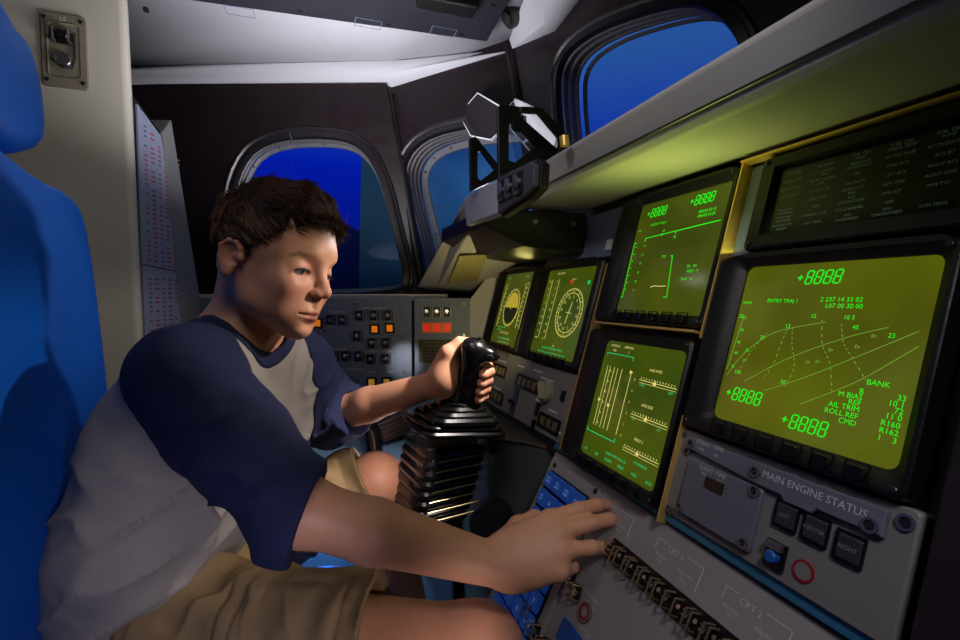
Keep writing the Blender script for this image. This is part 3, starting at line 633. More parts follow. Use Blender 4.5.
def cdr1(t, S, w, h, z):
    c = S(.48, .48); R = w*.22
    sym(t, 'attitude_ball', m_ball, lambda mb: mb.prism([(c[0]+R*math.cos(a), c[1]+R*1.0*math.sin(a)) for a in [math.pi*i/16 for i in range(17)]], z, z+.0003))
    sym(t, 'ball_lower_half', m_ballb, lambda mb: mb.prism([(c[0]+R*math.cos(a), c[1]+R*1.0*math.sin(a)) for a in [-math.pi+math.pi*i/16 for i in range(17)]], z, z+.0003))
    def y(mb):
        q = [(c[0]+R*1.15*math.cos(a), c[1]+R*1.15*math.sin(a)) for a in [2*math.pi*i/32 for i in range(33)]]; mb.line(q, .0009, z)
        for i in range(24):
            a = 2*math.pi*i/24; mb.line([(c[0]+R*1.15*math.cos(a), c[1]+R*1.15*math.sin(a)), (c[0]+R*1.28*math.cos(a), c[1]+R*1.28*math.sin(a))], .0008, z)
        for k, x in enumerate((.10, .80, .92)):
            mb.line([S(x, .15), S(x, .75)], .0008, z)
            for i in range(10): mb.text(str((i*3+k*2) % 10)+'0', *S(x+.045, .15+.062*i), .0052, z)
        mb.text('+', *S(.48, .5), .012, z+.0004)
        for i in range(5): mb.line([S(.30, .82+.02*i), S(.62, .82+.02*i)], .0005, z) if i < 2 else None
    sym(t, 'scale', m_yelsym, y)
    def g(mb):
        mb.text('UP  A/E PFD  ORBIT  MSG', *S(.5, .965), .0065, z); mb.text('FLIGHT INSTRUMENT MENU', *S(.5, .91), .0058, z); mb.line([S(.15, .76), S(.45, .76)], .0009, z); mb.text('ALT 43.2', *S(.25, .80), .006, z); mb.text('HDOT', *S(.78, .06), .006, z); mb.text('KEAS', *S(.15, .06), .006, z)
    sym(t, 'caption', m_teal, g)
def cdr2(t, S, w, h, z):
    c = S(.66, .50); R = w*.25
    def y(mb):
        for k in (1, .82): mb.line([(c[0]+R*k*math.cos(a), c[1]+R*k*math.sin(a)) for a in [2*math.pi*i/40 for i in range(41)]], .0010, z)
        for i in range(36):
            a = 2*math.pi*i/36; r1 = .92 if i % 3 else .84; mb.line([(c[0]+R*r1*math.cos(a), c[1]+R*r1*math.sin(a)), (c[0]+R*math.cos(a), c[1]+R*math.sin(a))], .0009, z)
        for i, s_ in enumerate(['N', '33', '30', 'W', '24', '21', 'S', '15', '12', 'E', '6', '3']):
            a = math.pi/2+2*math.pi*i/12+.35; mb.text(s_, c[0]+R*.66*math.cos(a), c[1]+R*.66*math.sin(a), .0075, z)
        mb.line([(c[0]-R*.1, c[1]-R*.45), (c[0]+R*.1, c[1]+R*.45)], .0014, z); mb.line([(c[0]-R*.25, c[1]+R*.02), (c[0]+R*.25, c[1]-R*.02)], .001, z)
        for k, x in enumerate((.08, .24)):
            mb.line([S(x+.05, .12), S(x+.05, .82)], .0008, z)
            for i in range(9): mb.text(['20', '15', '0', '.5', '5', '10', '2K', '7', '99'][(i+k*2) % 9], *S(x, .14+.085*i), .0062, z)
        mb.text('DAP AUTO', *S(.30, .05), .0058, z); mb.text('MACH', *S(.60, .13), .005, z); mb.text('0.0', *S(.52, .88), .006, z)
    sym(t, 'compass_rose', m_yelsym, y)
    sym(t, 'flag', m_redsym, lambda mb: mb.box((*S(.56, .155), z), (w*.045, h*.035, .0006)))
    def g(mb):
        mb.box((*S(.90, .17), z), (w*.04, h*.04, .0006)); mb.text('UP  A/E PFD  ORBIT PFD  DATA BUS  MSG ACK', *S(.5, .965), .0052, z); mb.text('FLIGHT INSTRUMENT MENU', *S(.5, .915), .0062, z)
    sym(t, 'caption', m_teal, g)
G = None
display(-.426, -.150, -.212, .040, (.026, .019, .020, .013), m_scr_a, 'largest display nearest the camera, entry trajectory curves and +8888 digits', crt2)
display(-.652, -.041, -.432, .150, (.034, .016, .018, .014), m_scr_b, 'display under the glareshield with green bracket lines and two +8888 readouts', crt1)
display(-.652, -.250, -.436, -.056, (.032, .014, .022, .016), m_scr_c, 'lower centre display with yellow vertical gauges above the keypad console', crt3)
display(-.905, -.124, -.664, .058, (.030, .010, .036, .010), m_scr_c, 'display showing a round yellow compass rose, left of the gold lit edge', cdr2)
display(-1.135, -.126, -.912, .062, (.028, .010, .032, .012), m_scr_b, 'farthest display, yellow attitude ball, nearest the hand controller', cdr1)

# caution and warning annunciator
A = (-.400, .047, -.205, .148); cu, cv = (A[0]+A[2])/2, (A[1]+A[3])/2; fr = Frame(FP.loc(cu, cv, 0), FP.r, FP.u); hw, hh = (A[2]-A[0])/2, (A[3]-A[1])/2
an = thing('warning_panel', 'black warning light matrix with dim captions above the largest display', 'panel', fr.M)
L = lambda p, w: [(a, b, w) for a, b in p]
O = rrect(-hw, -hh, hw, hh, .004); I = rrect(-hw+.016, -hh+.014, hw-.014, hh-.012, .002)
mb = MB(); mb.loft([L(O, -.006), L(O, .014), L(inset(O, .002), .016), L(I, .016), L(I, .008)]); mb.obj('bezel', m_black, an, smooth=True)
mb = MB(); mb.prism(I, .004, .009); mb.obj('screen', m_annface, an)
cap = [['O2 PRESS', 'H2 PRESS', 'FUEL CELL REAC', 'FUEL CELL STACK TEMP', 'FUEL CELL PUMP'], ['CABIN ATM', 'O2 HEATER TEMP', 'MAIN BUS UNDERVOLT', 'AC VOLTAGE', 'AC OVERLOAD'],
       ['FREON LOOP', 'AV BAY/CABIN AIR', 'IMU', 'FWD RCS', 'RCS JET'], ['H2O LOOP', 'RGA/ACCEL', 'AIR DATA', 'LEFT RCS', 'RIGHT RCS'], ['', 'LEFT RHC', 'RIGHT/AFT RHC', 'LEFT OMS', 'RIGHT OMS'],
       ['PAYLOAD WARNING', 'GPC', 'FCS SATURATION', 'OMS KIT', 'OMS TVC'], ['PAYLOAD CAUTION', 'PRIMARY C/W', 'FCS CHANNEL', 'MPS', ''], ['BACKUP C/W ALARM', 'APU TEMP', 'APU OVERSPEED', 'APU UNDERSPEED', 'HYD PRESS']]
mb = MB(); x0, x1, y0_, y1_ = -hw+.020, hw-.018, hh-.018, -hh+.018
for r, row in enumerate(cap):
    for c, s_ in enumerate(row):
        if not s_: continue
        x = x0+(x1-x0)*(c+.5)/5; y = y0_+(y1_-y0_)*(r+.5)/8; ws = s_.split(' ') if len(s_) > 11 else [s_]
        if len(ws) > 2: ws = [' '.join(ws[:2]), ' '.join(ws[2:])]
        for i, q_ in enumerate(ws): mb.text(q_, x, y+.0022-(i*.0038 if len(ws) > 1 else .0022), .0037, .0094)
mb.obj('caption', m_anntxt, an)
for a, c in ((-1, -1), (1, -1), (-1, 1), (1, 1)):
    mb = MB(); mb.cyl((a*(hw-.006), c*(hh-.006)), .0032, .016, .0185, 10, .001); mb.obj('screw', m_darkmetal, an, smooth=True)

# ---- generic panel hardware
def switch_proto(kind):
    if kind == 'toggle':
        mb = MB(); mb.use(m_black); mb.box((0, 0, .001), (.016, .020, .002)); mb.use(m_brassy)
        for sx in (-1, 1): mb.tube([(sx*.0075, -.009, 0), (sx*.0075, -.008, .013), (sx*.0075, .008, .013), (sx*.0075, .009, 0)], .0012, 6)
        b = mb.obj('toggle_switch', None, smooth=True)
        mb = MB(); mb.cyl((0, 0), .0042, .002, .004, 12); mb.tube([(0, 0, .003), (0, .003, .012), (0, .004, .0145)], [.0014, .0020, .0024], 10); mb.obj('lever', m_chrome, b, smooth=True)
        return b
    if kind == 'square':
        mb = MB(); mb.use(m_black); mb.box((0, 0, .001), (.026, .026, .003)); mb.use(m_metal)
        for sx in (-1, 1): mb.box((sx*.0105, 0, .007), (.0022, .026, .012))
        b = mb.obj('toggle_switch', None)
        mb = MB(); mb.cyl((0, 0), .0058, .002, .006, 12); mb.tube([(0, 0, .003), (0, .003, .014)], [.003, .0045], 10); mb.obj('lever', m_chrome, b, smooth=True)
        return b
m_brassy = mat('bronze_guard', lin(190, 165, 125), .3, .8)
PR = {k: switch_proto(k) for k in ('toggle', 'square')}
USED = {k: False for k in PR}
def put(kind, parent, u, v, w=0.0, rz=0.0):
    if not USED[kind]:
        o = PR[kind]; o.parent = parent; o.matrix_local = T(u, v, w) @ Matrix.Rotation(rz, 4, 'Z'); USED[kind] = True; return o
    return inst(PR[kind], parent, (u, v, w), rz)

# ---- commander's switch panel under the two far displays
c0 = [(-1.165, -.128), (-.660, -.133), (-.660, -.246), (-1.165, -.253)]; cu, cv = -.91, -.19; f6 = Frame(FP.loc(cu, cv, 0), FP.r, FP.u)
f6t = thing('switch_panel', 'light grey switch panel with round knob below the compass and attitude displays', 'panel', f6.M)
mb = MB(); mb.prism([(a-cu, b-cv) for a, b in c0][::-1], -.01, .006, .0015); mb.obj('plate', m_panel, f6t)
def q6(x, y): u, v = FP.at(x, y); return u-cu, v-cv
for (x, y, n, nm) in [(502, 371, 3, 'digit_window'), (530, 384, 4, 'digit_window'), (499, 397, 3, 'digit_window'), (552, 424, 3, 'digit_window')]:
    u, v = q6(x, y); mb = MB(); mb.use(m_blackgloss); mb.box((u, v, .006), (.026*n, .026, .004)); mb.use(m_brassy)
    for i in range(n): mb.box((u+(i-(n-1)/2)*.022, v, .0085), (.008, .014, .003)); mb.box((u+(i-(n-1)/2)*.022+.008, v, .0085), (.003, .016, .004))
    mb.obj('thumbwheel', None, f6t)
u, v = q6(551, 393); mb = MB(); mb.cyl((u, v), .019, .006, .016, 24, .002); kn = mb.obj('rotary_knob', mat('knob_cream', lin(150, 145, 125), .4), f6t, smooth=True)
mb = MB(); mb.box((u, v, .020), (.008, .034, .012), Matrix.Rotation(.6, 4, 'Z')); mb.obj('pointer', mat('knob_cream', None), kn, bevel=.002)
u, v = q6(518, 400); mb = MB(); mb.box((u, v, .0072), (.022, .066, .002)); mb.obj('blue_strip', m_bluegrey if 'm_bluegrey' in globals() else mat('strip_blue', lin(50, 62, 92), .4), f6t)
mb = MB(); mb.tube([(u, v-.008, .008), (u, v-.004, .02)], [.003, .0045], 10); mb.obj('lever', m_blackgloss, f6t, smooth=True)
for x, y, a, b in [(541, 410, .011, .024), (537, 426, .011, .022), (567, 397, .010, .018)]:
    u, v = q6(x, y); mb = MB(); mb.box((u, v, .008), (a, b, .004)); mb.obj('indicator', m_blackgloss if x != 541 else mat('dark_red_window', lin(48, 12, 10), .3), f6t, bevel=.0006)
for u, v in ((-.235, .05), (-.06, .052), (.24, .05), (.24, -.05), (-.11, -.05), (-.24, -.05)):
    mb = MB(); mb.cyl((u, v), .0045, .006, .0085, 12, .001); mb.obj('screw', m_metal, f6t, smooth=True)
mb = MB()
for x, y, wd in [(505, 362, .05), (524, 367, .03), (541, 372, .04), (550, 380, .05), (500, 389, .045), (556, 412, .03), (541, 401, .02), (560, 432, .03)]:
    u, v = q6(x, y); mb.box((u, v, .0064), (wd, .003, .0006)); 
mb.obj('label_bar', m_letter, f6t)

# ---- engine status panel under the largest display
e0 = [FP.at(x, y) for x, y in [(690, 430), (928, 518), (900, 640), (668, 503)]]
cu, cv = -.318, -.199; f7 = Frame(FP.loc(cu, cv, 0), FP.r, FP.u); f7t = thing('engine_status_panel', 'grey panel reading MAIN ENGINE STATUS below the largest display', 'panel', f7.M)
mb = MB(); mb.prism(rrect(-.430-cu, -.247-cv, -.205-cu, -.153-cv, .004), -.01, .008, .0015); mb.obj('plate', m_panel, f7t, smooth=True)
def q7(x, y): u, v = FP.at(x, y); return u-cu, v-cv
# event timer cover plate (two thicknesses) and the strip with the lettering
a = q7(703, 462); b = q7(780, 493); 
mb = MB(); mb.prism(rrect(-.405-cu, -.238-cv, -.316-cu, -.181-cv, .003), .008, .013, .001); ep = mb.obj('timer_plate', m_plate, f7t, smooth=True)
mb = MB(); mb.box((-.366-cu, -.196-cv, .0135), (.022, .010, .002)); mb.obj('timer_window', mat('dark_red_glass', lin(40, 12, 14), .15), f7t)
mb = MB(); mb.prism([(-.412-cu, -.160-cv), (-.412-cu, -.172-cv), (-.318-cu, -.179-cv), (-.300-cu, -.179-cv), (-.296-cu, -.183-cv), (-.272-cu, -.183-cv), (-.268-cu, -.178-cv), (-.266-cu, -.1785-cv), (-.222-cu, -.1785-cv), (-.222-cu, -.159-cv)], .008, .013, .001); mb.obj('name_strip', m_plate, f7t)
mb = MB(); mb.text('EVENT TIME', -.382-cu, -.1615-cv, .0066, .0135); mb.text('MIN', -.392-cu, -.168-cv, .0042, .0135); mb.text('SEC', -.372-cu, -.1685-cv, .0042, .0135)
mb.text('EVENT TIME', -.372-cu, -.185-cv, .0062, .0135); mb.text('MIN', -.381-cu, -.190-cv, .0042, .0135); mb.text('SEC', -.362-cu, -.1905-cv, .0042, .0135)
mb.text('MAIN ENGINE STATUS', -.276-cu, -.1675-cv, .0086, .0135); mb.obj('lettering', m_letter, f7t)
for i, (u, v, s_) in enumerate([(-.293, -.194, 'LEFT'), (-.268, -.194, 'CENTER'), (-.242, -.196, 'RIGHT')]):
    mb = MB(); mb.use(m_blackgloss); mb.loft([[(p[0], p[1], .0082) for p in rrect(u-.0105-cu, v-.0115-cv, u+.0105-cu, v+.0115-cv, .001)], [(p[0], p[1], .0105) for p in rrect(u-.0105-cu, v-.0115-cv, u+.0105-cu, v+.0115-cv, .001)], [(p[0], p[1], .0105) for p in rrect(u-.0085-cu, v-.0095-cv, u+.0095-cu, v+.0095-cv, .001)], [(p[0], p[1], .006) for p in rrect(u-.0085-cu, v-.0095-cv, u+.0095-cu, v+.0095-cv, .001)]])
    mb.use(m_keydark if 'm_keydark' in globals() else mat('push_light_dark', lin(48, 50, 58), .35)); mb.prism(rrect(u-.0075-cu, v-.009-cv, u+.0095-cu, v+.009-cv, .001), .006, .0125, .001); pb = mb.obj('push_light', None, f7t)
    MB().text(s_, u+.001-cu, v-cv, .0046, .0128).obj('lettering', mat('dim_lettering', lin(130, 132, 140), .6), pb)
u, v = q7(783, 556); mb = MB(); mb.use(m_blackgloss); mb.box((u, v, .009), (.018, .022, .003)); mb.use(m_metal); mb.box((u, v+.0075, .012), (.014, .006, .006)); mb.use(m_bluecap); mb.cyl((u+.0005, v-.0015), .0052, .010, .017, 16, .001); mb.obj('guarded_switch', None, f7t)
u, v = q7(811, 572); mb = MB(); mb.use(m_red); mb.cyl((u, v), .0085, .008, .0095, 28, 0, .0068); mb.use(m_panel); mb.cyl((u, v), .0068, .008, .0092, 28); mb.obj('red_ring_light', None, f7t, smooth=True)
for u, v, r, w in [(-.407, -.166, .0048, .013), (-.414, -.176, .0042, .008), (-.327, -.1685, .0052, .013), (-.323, -.185, .0052, .013), (-.322, -.232, .0050, .013), (-.402, -.232, .004, .013), (-.230, -.1735, .0058, .013), (-.2125, -.163, .0058, .008), (-.423, -.160, .003, .008), (-.42, -.2405, .003, .008), (-.416, -.244, .002, .008)]:
    mb = MB(); mb.use(m_metal); mb.cyl((u-cu, v-cv), r, w, w+.002, 20, 0, r*.66); mb.use(m_darkmetal); mb.cyl((u-cu, v-cv), r*.62, w-.001, w+.0012, 16, .0006); mb.obj('screw', None, f7t, smooth=True)
# dark side rail right of the panel
mb = MB(); mb.box((-.10, -.05, .000), (.19, .44, .03)); sr_ = mb.obj('side_rail', mat('rail_dark', lin(30, 22, 28), .5, var=.15), fpn, bevel=.003)

# ================================================================ centre console
ct = thing('centre_console', 'grey centre console with blue keypad and wicket guarded switches under the boy\'s hand', 'console', FC.M)
mb = MB(); mb.prism([(-.690, 0.0), (-.705, -.33), (.10, -.33), (.10, 0)][::1], -.10, 0, .002); mb.obj('console_top', m_console, ct)
mb = MB(); mb.prism([(-.690, .002), (-.690, .012), (.10, .012), (.10, .002)], -.03, .006); mb.obj('edge_rail', mat('blue_edge_rail', lin(52, 110, 140), .3, .3), ct, bevel=.001)
mb = MB(); mb.prism(rrect(-.684, -.268, -.545, -.012, .004), 0, .004, .001); mb.obj('keyboard_plate', m_console, ct)
mb = MB(); mb.prism(rrect(-.672, -.258, -.560, -.028, .003), .003, .006); mb.obj('keyboard_well', m_blackgloss, ct)
keytxt = ['FAULT SUMM', 'SYS SUMM', 'MSG RESET', 'ACK', 'GPC CRT', 'A', 'B', 'C', 'I/O RESET', 'D', 'E', 'F', 'ITEM', '1', '2', '3', 'EXEC', '4', '5', '6', 'OPS', '7', '8', '9', 'SPEC', '-', '0', '+', 'RESUME', 'CLEAR', '.', 'PRO']
k0 = None
for i in range(32):
    c, r = i % 4, i//4; u = -.658+c*.0278; v = -.042-r*.0286; mb = MB(); 
    mb.prism(rrect(u-.0115, v-.0118, u+.0115, v+.0118, .002), .005, .012, .0015); kk = mb.obj('key', m_key, ct)
    s_ = keytxt[i].split(' '); mb = MB()
    for j, q_ in enumerate(s_): mb.text(q_, u, v+(.0028 if len(s_) > 1 else 0)-j*.0056, .005 if len(q_) > 2 else .009, .0122)
    mb.obj('key_legend', m_keytxt, kk)
# toggle row with wicket guards
mb = MB(); mb.prism(rrect(-.492, -.076, -.20, -.050, .002), 0, .0012); mb.obj('switch_recess', m_black, ct)
for u in [-.480, -.457, -.435, -.413, -.390, -.362, -.340, -.318, -.296, -.27, -.25]: put('toggle', ct, u, -.063, .001)
for u, v in [(-.578, -.203), (-.553, -.212), (-.529, -.215), (-.515, -.135), (-.535, -.125), (-.50, -.215), (-.44, -.215), (-.40, -.215)][:5]: put('toggle', ct, u, v, .004 if u < -.545 else .001, .3)
u, v = FC.at(586, 612); mb = MB(); mb.use(m_metal); mb.cyl((u, v), .0115, 0, .003, 28, 0, .0095); mb.use(m_red); mb.cyl((u, v), .0095, 0, .003, 28, 0, .006); mb.use(m_console); mb.cyl((u, v), .006, 0, .002, 20); mb.obj('red_ring_light', None, ct, smooth=True)
u, v = FC.at(592, 508); 
for x, y in [(592, 506), (557, 466), (491, 604), (598, 492)]:
    u, v = FC.at(x, y); mb = MB(); mb.cyl((u, v), .0042, .003, .006, 14, .001); mb.obj('screw', m_darkmetal, ct, smooth=True)
mb = MB()
for i, u0 in enumerate((-.519, -.409, -.316)):
    nm = ('CRT 1', 'CRT 3', 'CRT 2')[i]
    mb.text(nm, u0+.008, -.022, .0085, .0006); mb.text('POWER', u0-.008, -.034, .0048, .0006); mb.text('ON', u0-.008, -.039, .0042, .0006); mb.text('MAJ FUNC', u0+.028, -.034, .0048, .0006); mb.text('GNC', u0+.028, -.040, .0045, .0006)
    mb.line([(u0-.02, -.030), (u0-.02, -.018), (u0-.006, -.018)], .0006, 0, .0005); mb.line([(u0+.022, -.018), (u0+.045, -.018), (u0+.045, -.042)], .0006, 0, .0005)
    mb.text('OFF', u0-.006, -.083, .0045, .0006); mb.text('SM', u0+.03, -.083, .0045, .0006)
mb.text('EVENT TIME', -.49, -.125, .006, .0006); mb.text('CONTROL', -.49, -.133, .006, .0006)
for i, s_ in enumerate(['LEFT CRT', 'SEL', 'BFC CRT', 'DISPLAY', 'ON', 'OFF']): mb.text(s_, -.478, -.160-i*.0085, .0055, .0006)
mb.obj('lettering', m_letter, ct)
# small blue label plate
u, v = FC.at(572, 632); mb = MB(); mb.prism(rrect(u-.02, v-.02, u+.03, v+.006, .002), 0, .003); mb.obj('blue_plate', m_bluecap, ct)
# console pedestal under it
mb = MB(); q_ = FC
pts3 = [q_.loc(-.690, 0, -.012), q_.loc(-.700, -.33, -.012)]
mb.loft([[(.36, y, -.26), (.205, y, -.58), (.205, y, -1.1), (.60, y, -1.1), (.60, y, -.26)] for y in (.66, -.10)], True, True, True)
tag(mb.obj('console_pedestal', m_ped, bevel=.004), 'plain grey pedestal carrying the sloping centre console', 'pedestal')

# ================================================================ port side console (faces camera) 
def ql(x, y): return FL.at(x, y)
sp_ = thing('side_switch_panel', 'wide blue-grey switch panel under the side window behind the boy', 'panel', FL.M)
qa = ql(170, 298); qb = ql(412, 396); mb = MB(); mb.prism(rrect(qa[0], qb[1], qb[0], qa[1], .004), -.03, 0, .001); mb.obj('plate', m_panelblue, sp_)
for x, y in [(331, 320), (343, 320), (360, 315.5), (374, 315.5), (388, 315.5), (300, 338), (315, 338), (358, 336), (300, 355), (318, 356), (326, 356), (334, 356), (346, 356), (359, 356), (372, 343), (386, 343), (371, 359), (386, 359), (288, 320), (275, 338), (285, 356), (326, 378), (270, 356), (240, 330), (228, 350), (215, 330)]:
    u, v = ql(x, y); put('square', sp_, u, v, .001)
for x, y, m_ in [(375, 329, m_orange), (390, 328, m_orange), (318, 323, m_orange), (372, 382, m_amber), (387, 382, m_amber)]:
    u, v = ql(x, y); mb = MB(); mb.use(m_black); mb.box((u, v, .002), (.026, .026, .006)); mb.use(m_); mb.box((u, v, .006), (.015, .017, .004)); mb.obj('lit_button', None, sp_)
for x, y in [(337, 380), (352, 380)]:
    u, v = ql(x, y); mb = MB(); mb.cyl((u, v), .017, 0, .016, 20, .002); k_ = mb.obj('rotary_knob', mat('knob_blue_grey', lin(88, 100, 128), .4), sp_, smooth=True)
    mb = MB(); mb.box((u, v, .017), (.005, .026, .008)); mb.obj('pointer', m_black, k_)
sm = []
for x, y in [(356, 303), (400, 304), (403, 337), (402, 312), (325, 330), (405, 372)]:
    sm.append(ql(x, y))
screws(sp_, sm, .005, 0, .004, m_metal)
mb = MB(); random.seed(5)
for x, y, w_ in [(337, 312, .05), (374, 308, .09), (374, 321, .02), (390, 321, .02), (330, 349, .12), (355, 369, .06), (372, 351, .04), (387, 351, .04), (340, 369, .04), (372, 372, .03), (390, 372, .03), (310, 347, .05), (330, 326, .03)]:
    u, v = ql(x, y); mb.box((u, v, .0005), (w_*.7, .003, .0006))
mb.obj('label_bar', mat('faint_lettering', lin(150, 155, 170), .6), sp_)
s2 = thing('corner_switch_panel', 'small dark panel with three red lit buttons beside the hand controller', 'panel', FL.M)
mb = MB(); qa = ql(414, 298); qb = ql(470, 396); mb.prism(rrect(qa[0], qb[1], qb[0], qa[1], .004), -.03, 0, .001); mb.obj('plate', m_panelblue, s2)
for x in (427, 437, 447):
    u, v = ql(x, 312); put('square', s2, u, v, .001)
    u, v = ql(x, 327.5); mb = MB(); mb.use(m_amberframe if 'm_amberframe' in globals() else mat('orange_frame', lin(200, 120, 60), .4)); mb.box((u, v, .002), (.026, .028, .006)); mb.use(m_redlit); mb.box((u, v, .006), (.019, .020, .004)); mb.obj('red_button', None, s2)
u, v = ql(436, 351); mb = MB(); mb.use(m_black); mb.box((u, v, .002), (.090, .060, .004)); mb.use(mat('olive_slat', lin(60, 56, 40), .5))
for i in range(6): mb.box((u, v-.024+i*.0095, .005), (.084, .005, .003))
mb.obj('vent_grille', None, s2)
sm = []
for x, y in [(418, 305), (464, 304), (464, 335), (418, 340)]:
    sm.append(ql(x, y))
screws(s2, sm, .004, 0, .003, m_metal)
# white box corner between side console and forward panel
mb = MB(); ka = FL.loc(*ql(471, 300)); kb = FL.loc(*ql(471, 392)); mb.add([kb, ka, pX(500, 262, .446), pX(478, 395, .39)], [(0, 1, 2, 3)]); ob = mb.obj('trim_6', m_white); s_ = ob.modifiers.new('s', 'SOLIDIFY'); s_.thickness = .008; struct(ob)
# blue lit ledge below the side console and the pedal unit
mb = MB(); mb.loft([[ZH*a+RH*x+Vector((0, 0, z)) for a, z in ((1.32, -.262), (1.27, -.268), (1.05, -.36), (1.05, -1.1), (1.32, -1.1))] for x in (-.62, -.06)], True, True, True); tag(mb.obj('side_ledge', mat('ledge_blue_grey', lin(90, 120, 150), .45, var=.1), bevel=.004), 'smooth pale blue ledge below the side switch panel', 'ledge')
pd = thing('pedal_unit', 'small dark ribbed block on the blue ledge left of the hand controller', 'control')
p = P(392, 424, 1.12); Mx = Matrix.Translation(p) @ Matrix.Rotation(-.35, 4, 'Y'); 
mb = MB(); mb.box((0, 0, 0), (.07, .07, .05), Mx.to_3x3().to_4x4()); mb.v = [v_+p for v_ in mb.v]; mb.obj('block', m_darkmetal, pd, bevel=.006)
mb = MB()
for i in range(4): mb.box((0, -.036, -.016+i*.011), (.06, .004, .004))
mb.v = [Mx @ v_ for v_ in mb.v]; mb.obj('rib', m_black, pd)
p = P(372, 430, 1.08); mb = MB(); mb.tube([p+Vector((-.02, 0, .02)), p, p+Vector((.005, 0, -.05))], .020, 12); tag(mb.obj('hose_end', m_rubber, smooth=True), 'short black hose on the ledge next to the ribbed block', 'hose')

# ================================================================ hand controller pedestal
pe = thing('controller_pedestal', 'grey-green pedestal with bright metal top behind the hand controller', 'pedestal')
ptop = -.262
c1 = pZ(487, 437, ptop); c2_ = pZ(524, 443, ptop); c3 = pZ(603, 447, ptop); c4 = pZ(540, 398, ptop); c5 = pZ(478, 398, ptop)
poly = [c1, c2_, Vector((.42, .66, ptop)), Vector((.42, 1.2, ptop)), Vector((c1.x-.0, 1.2, ptop))]
mb = MB(); mb.loft([[(p.x+dx, p.y+dy, z) for p in poly] for z, dx, dy in ((-1.1, .02, .0), (ptop, 0, 0))], True, True, True); mb.obj('body', m_ped, pe, bevel=.004)
mb = MB(); mb.loft([[(p.x, p.y, z) for p in [c1+Vector((-.006, -.006, 0)), c2_+Vector((0, -.008, 0)), Vector((.425, .65, 0)), Vector((.425, 1.2, 0)), Vector((c1.x-.006, 1.2, 0))]] for z in (ptop, ptop+.006)], True, True, True); mb.obj('metal_top', mat('top_metal', lin(140, 134, 120), .3, .8, var=.1), pe, bevel=.001)
p = P(444, 521, .86); mb = MB(); mb.tube([p+Vector((0, .02, -.005)), p, p-Vector((0, .012, -.003))], [.016, .014, .010], 6); tag(mb.obj('hex_bolt', m_metal, smooth=False), 'shiny hex bolt at the foot of the black bellows', 'bolt')
p = P(486, 527, .80); mb = MB(); mb.tube([p+Vector((.03, .03, 0)), p], [.035, .032], 20); tag(mb.obj('round_fitting', m_darkmetal, smooth=True), 'dark round fitting on the pedestal near the console corner', 'fitting')

# ================================================================ rotational hand controller
hc = thing('hand_controller', 'black hand controller stick with pleated rubber boot held in the left hand', 'joystick')
def slab(name, c, sx, sy, sz, rz=0, ry=0, m=None, r=.012, rx=0):
    mb = MB(); R_ = Matrix.Rotation(rz, 4, 'Z') @ Matrix.Rotation(ry, 4, 'Y') @ Matrix.Rotation(rx, 4, 'X')
    rp_ = rrect(-sx/2, -sy/2, sx/2, sy/2, min(r, sx*.45, sy*.45), 5); b_ = sz*.32
    mb.loft([[(a, b, w) for a, b in q] for q, w in ((inset(rp_, b_), -sz/2), (rp_, -sz/2+b_), (rp_, sz/2-b_), (inset(rp_, b_), sz/2))], True, True, True)
    mb.v = [R_ @ v_+Vector(c) for v_ in mb.v]; return mb.obj(name, m or m_rubber, hc, smooth=True)
# lower stack of pleats
for i in range(8):
    f_ = i/7; c = P(447-14*f_-3*f_*f_, 446+66*f_, .85)+Vector((0, .02, 0)); slab('pleat', c, .118-.010*f_, .13, .0185, rz=.20, ry=.0, r=.020, rx=.03)
core = MB(); core.loft([[(p[0]+P(447, 446, .85).x, p[1]+P(447, 446, .85).y+.02, P(447, 440, .85).z) for p in rrect(-.05, -.055, .05, .055, .015)], [(p[0]+P(430, 512, .85).x, p[1]+P(430, 512, .85).y+.02, P(430, 530, .85).z) for p in rrect(-.045, -.05, .045, .05, .015)]], True, True, True); core.obj('boot_core', m_black, hc, smooth=True)
# thin pale bronze lines across the fronts between pleats
for i in range(7):
    f_ = (i+.5)/7; c = P(450-15*f_, 446+66*f_, .85)+Vector((0, .02, 0))
    mb = MB(); R_ = Matrix.Rotation(.20, 4, 'Z'); mb.tube([c+R_ @ Vector((-.045, -.0665, 0)), c+R_ @ Vector((.052, -.0665, 0))], .0011, 6); mb.obj('pleat_line', m_brassy, hc)
# wide flange plate and the upper pyramid of folds
cpl = P(452, 426, .83); slab('flange', cpl, .15, .14, .010, rz=.15, ry=.12, m=m_blackgloss, r=.018)
slab('flange', cpl+Vector((0, 0, .010)), .142, .132, .008, rz=.15, ry=.12, m=m_rubber, r=.018)
for i in range(5):
    f_ = i/4; c = P(456+6*f_, 416-18*f_, .82-.01*f_); slab('fold', c, .122-.070*f_, .115-.062*f_, .014, rz=.15, ry=.10-.02*i, r=.02+.004*i)
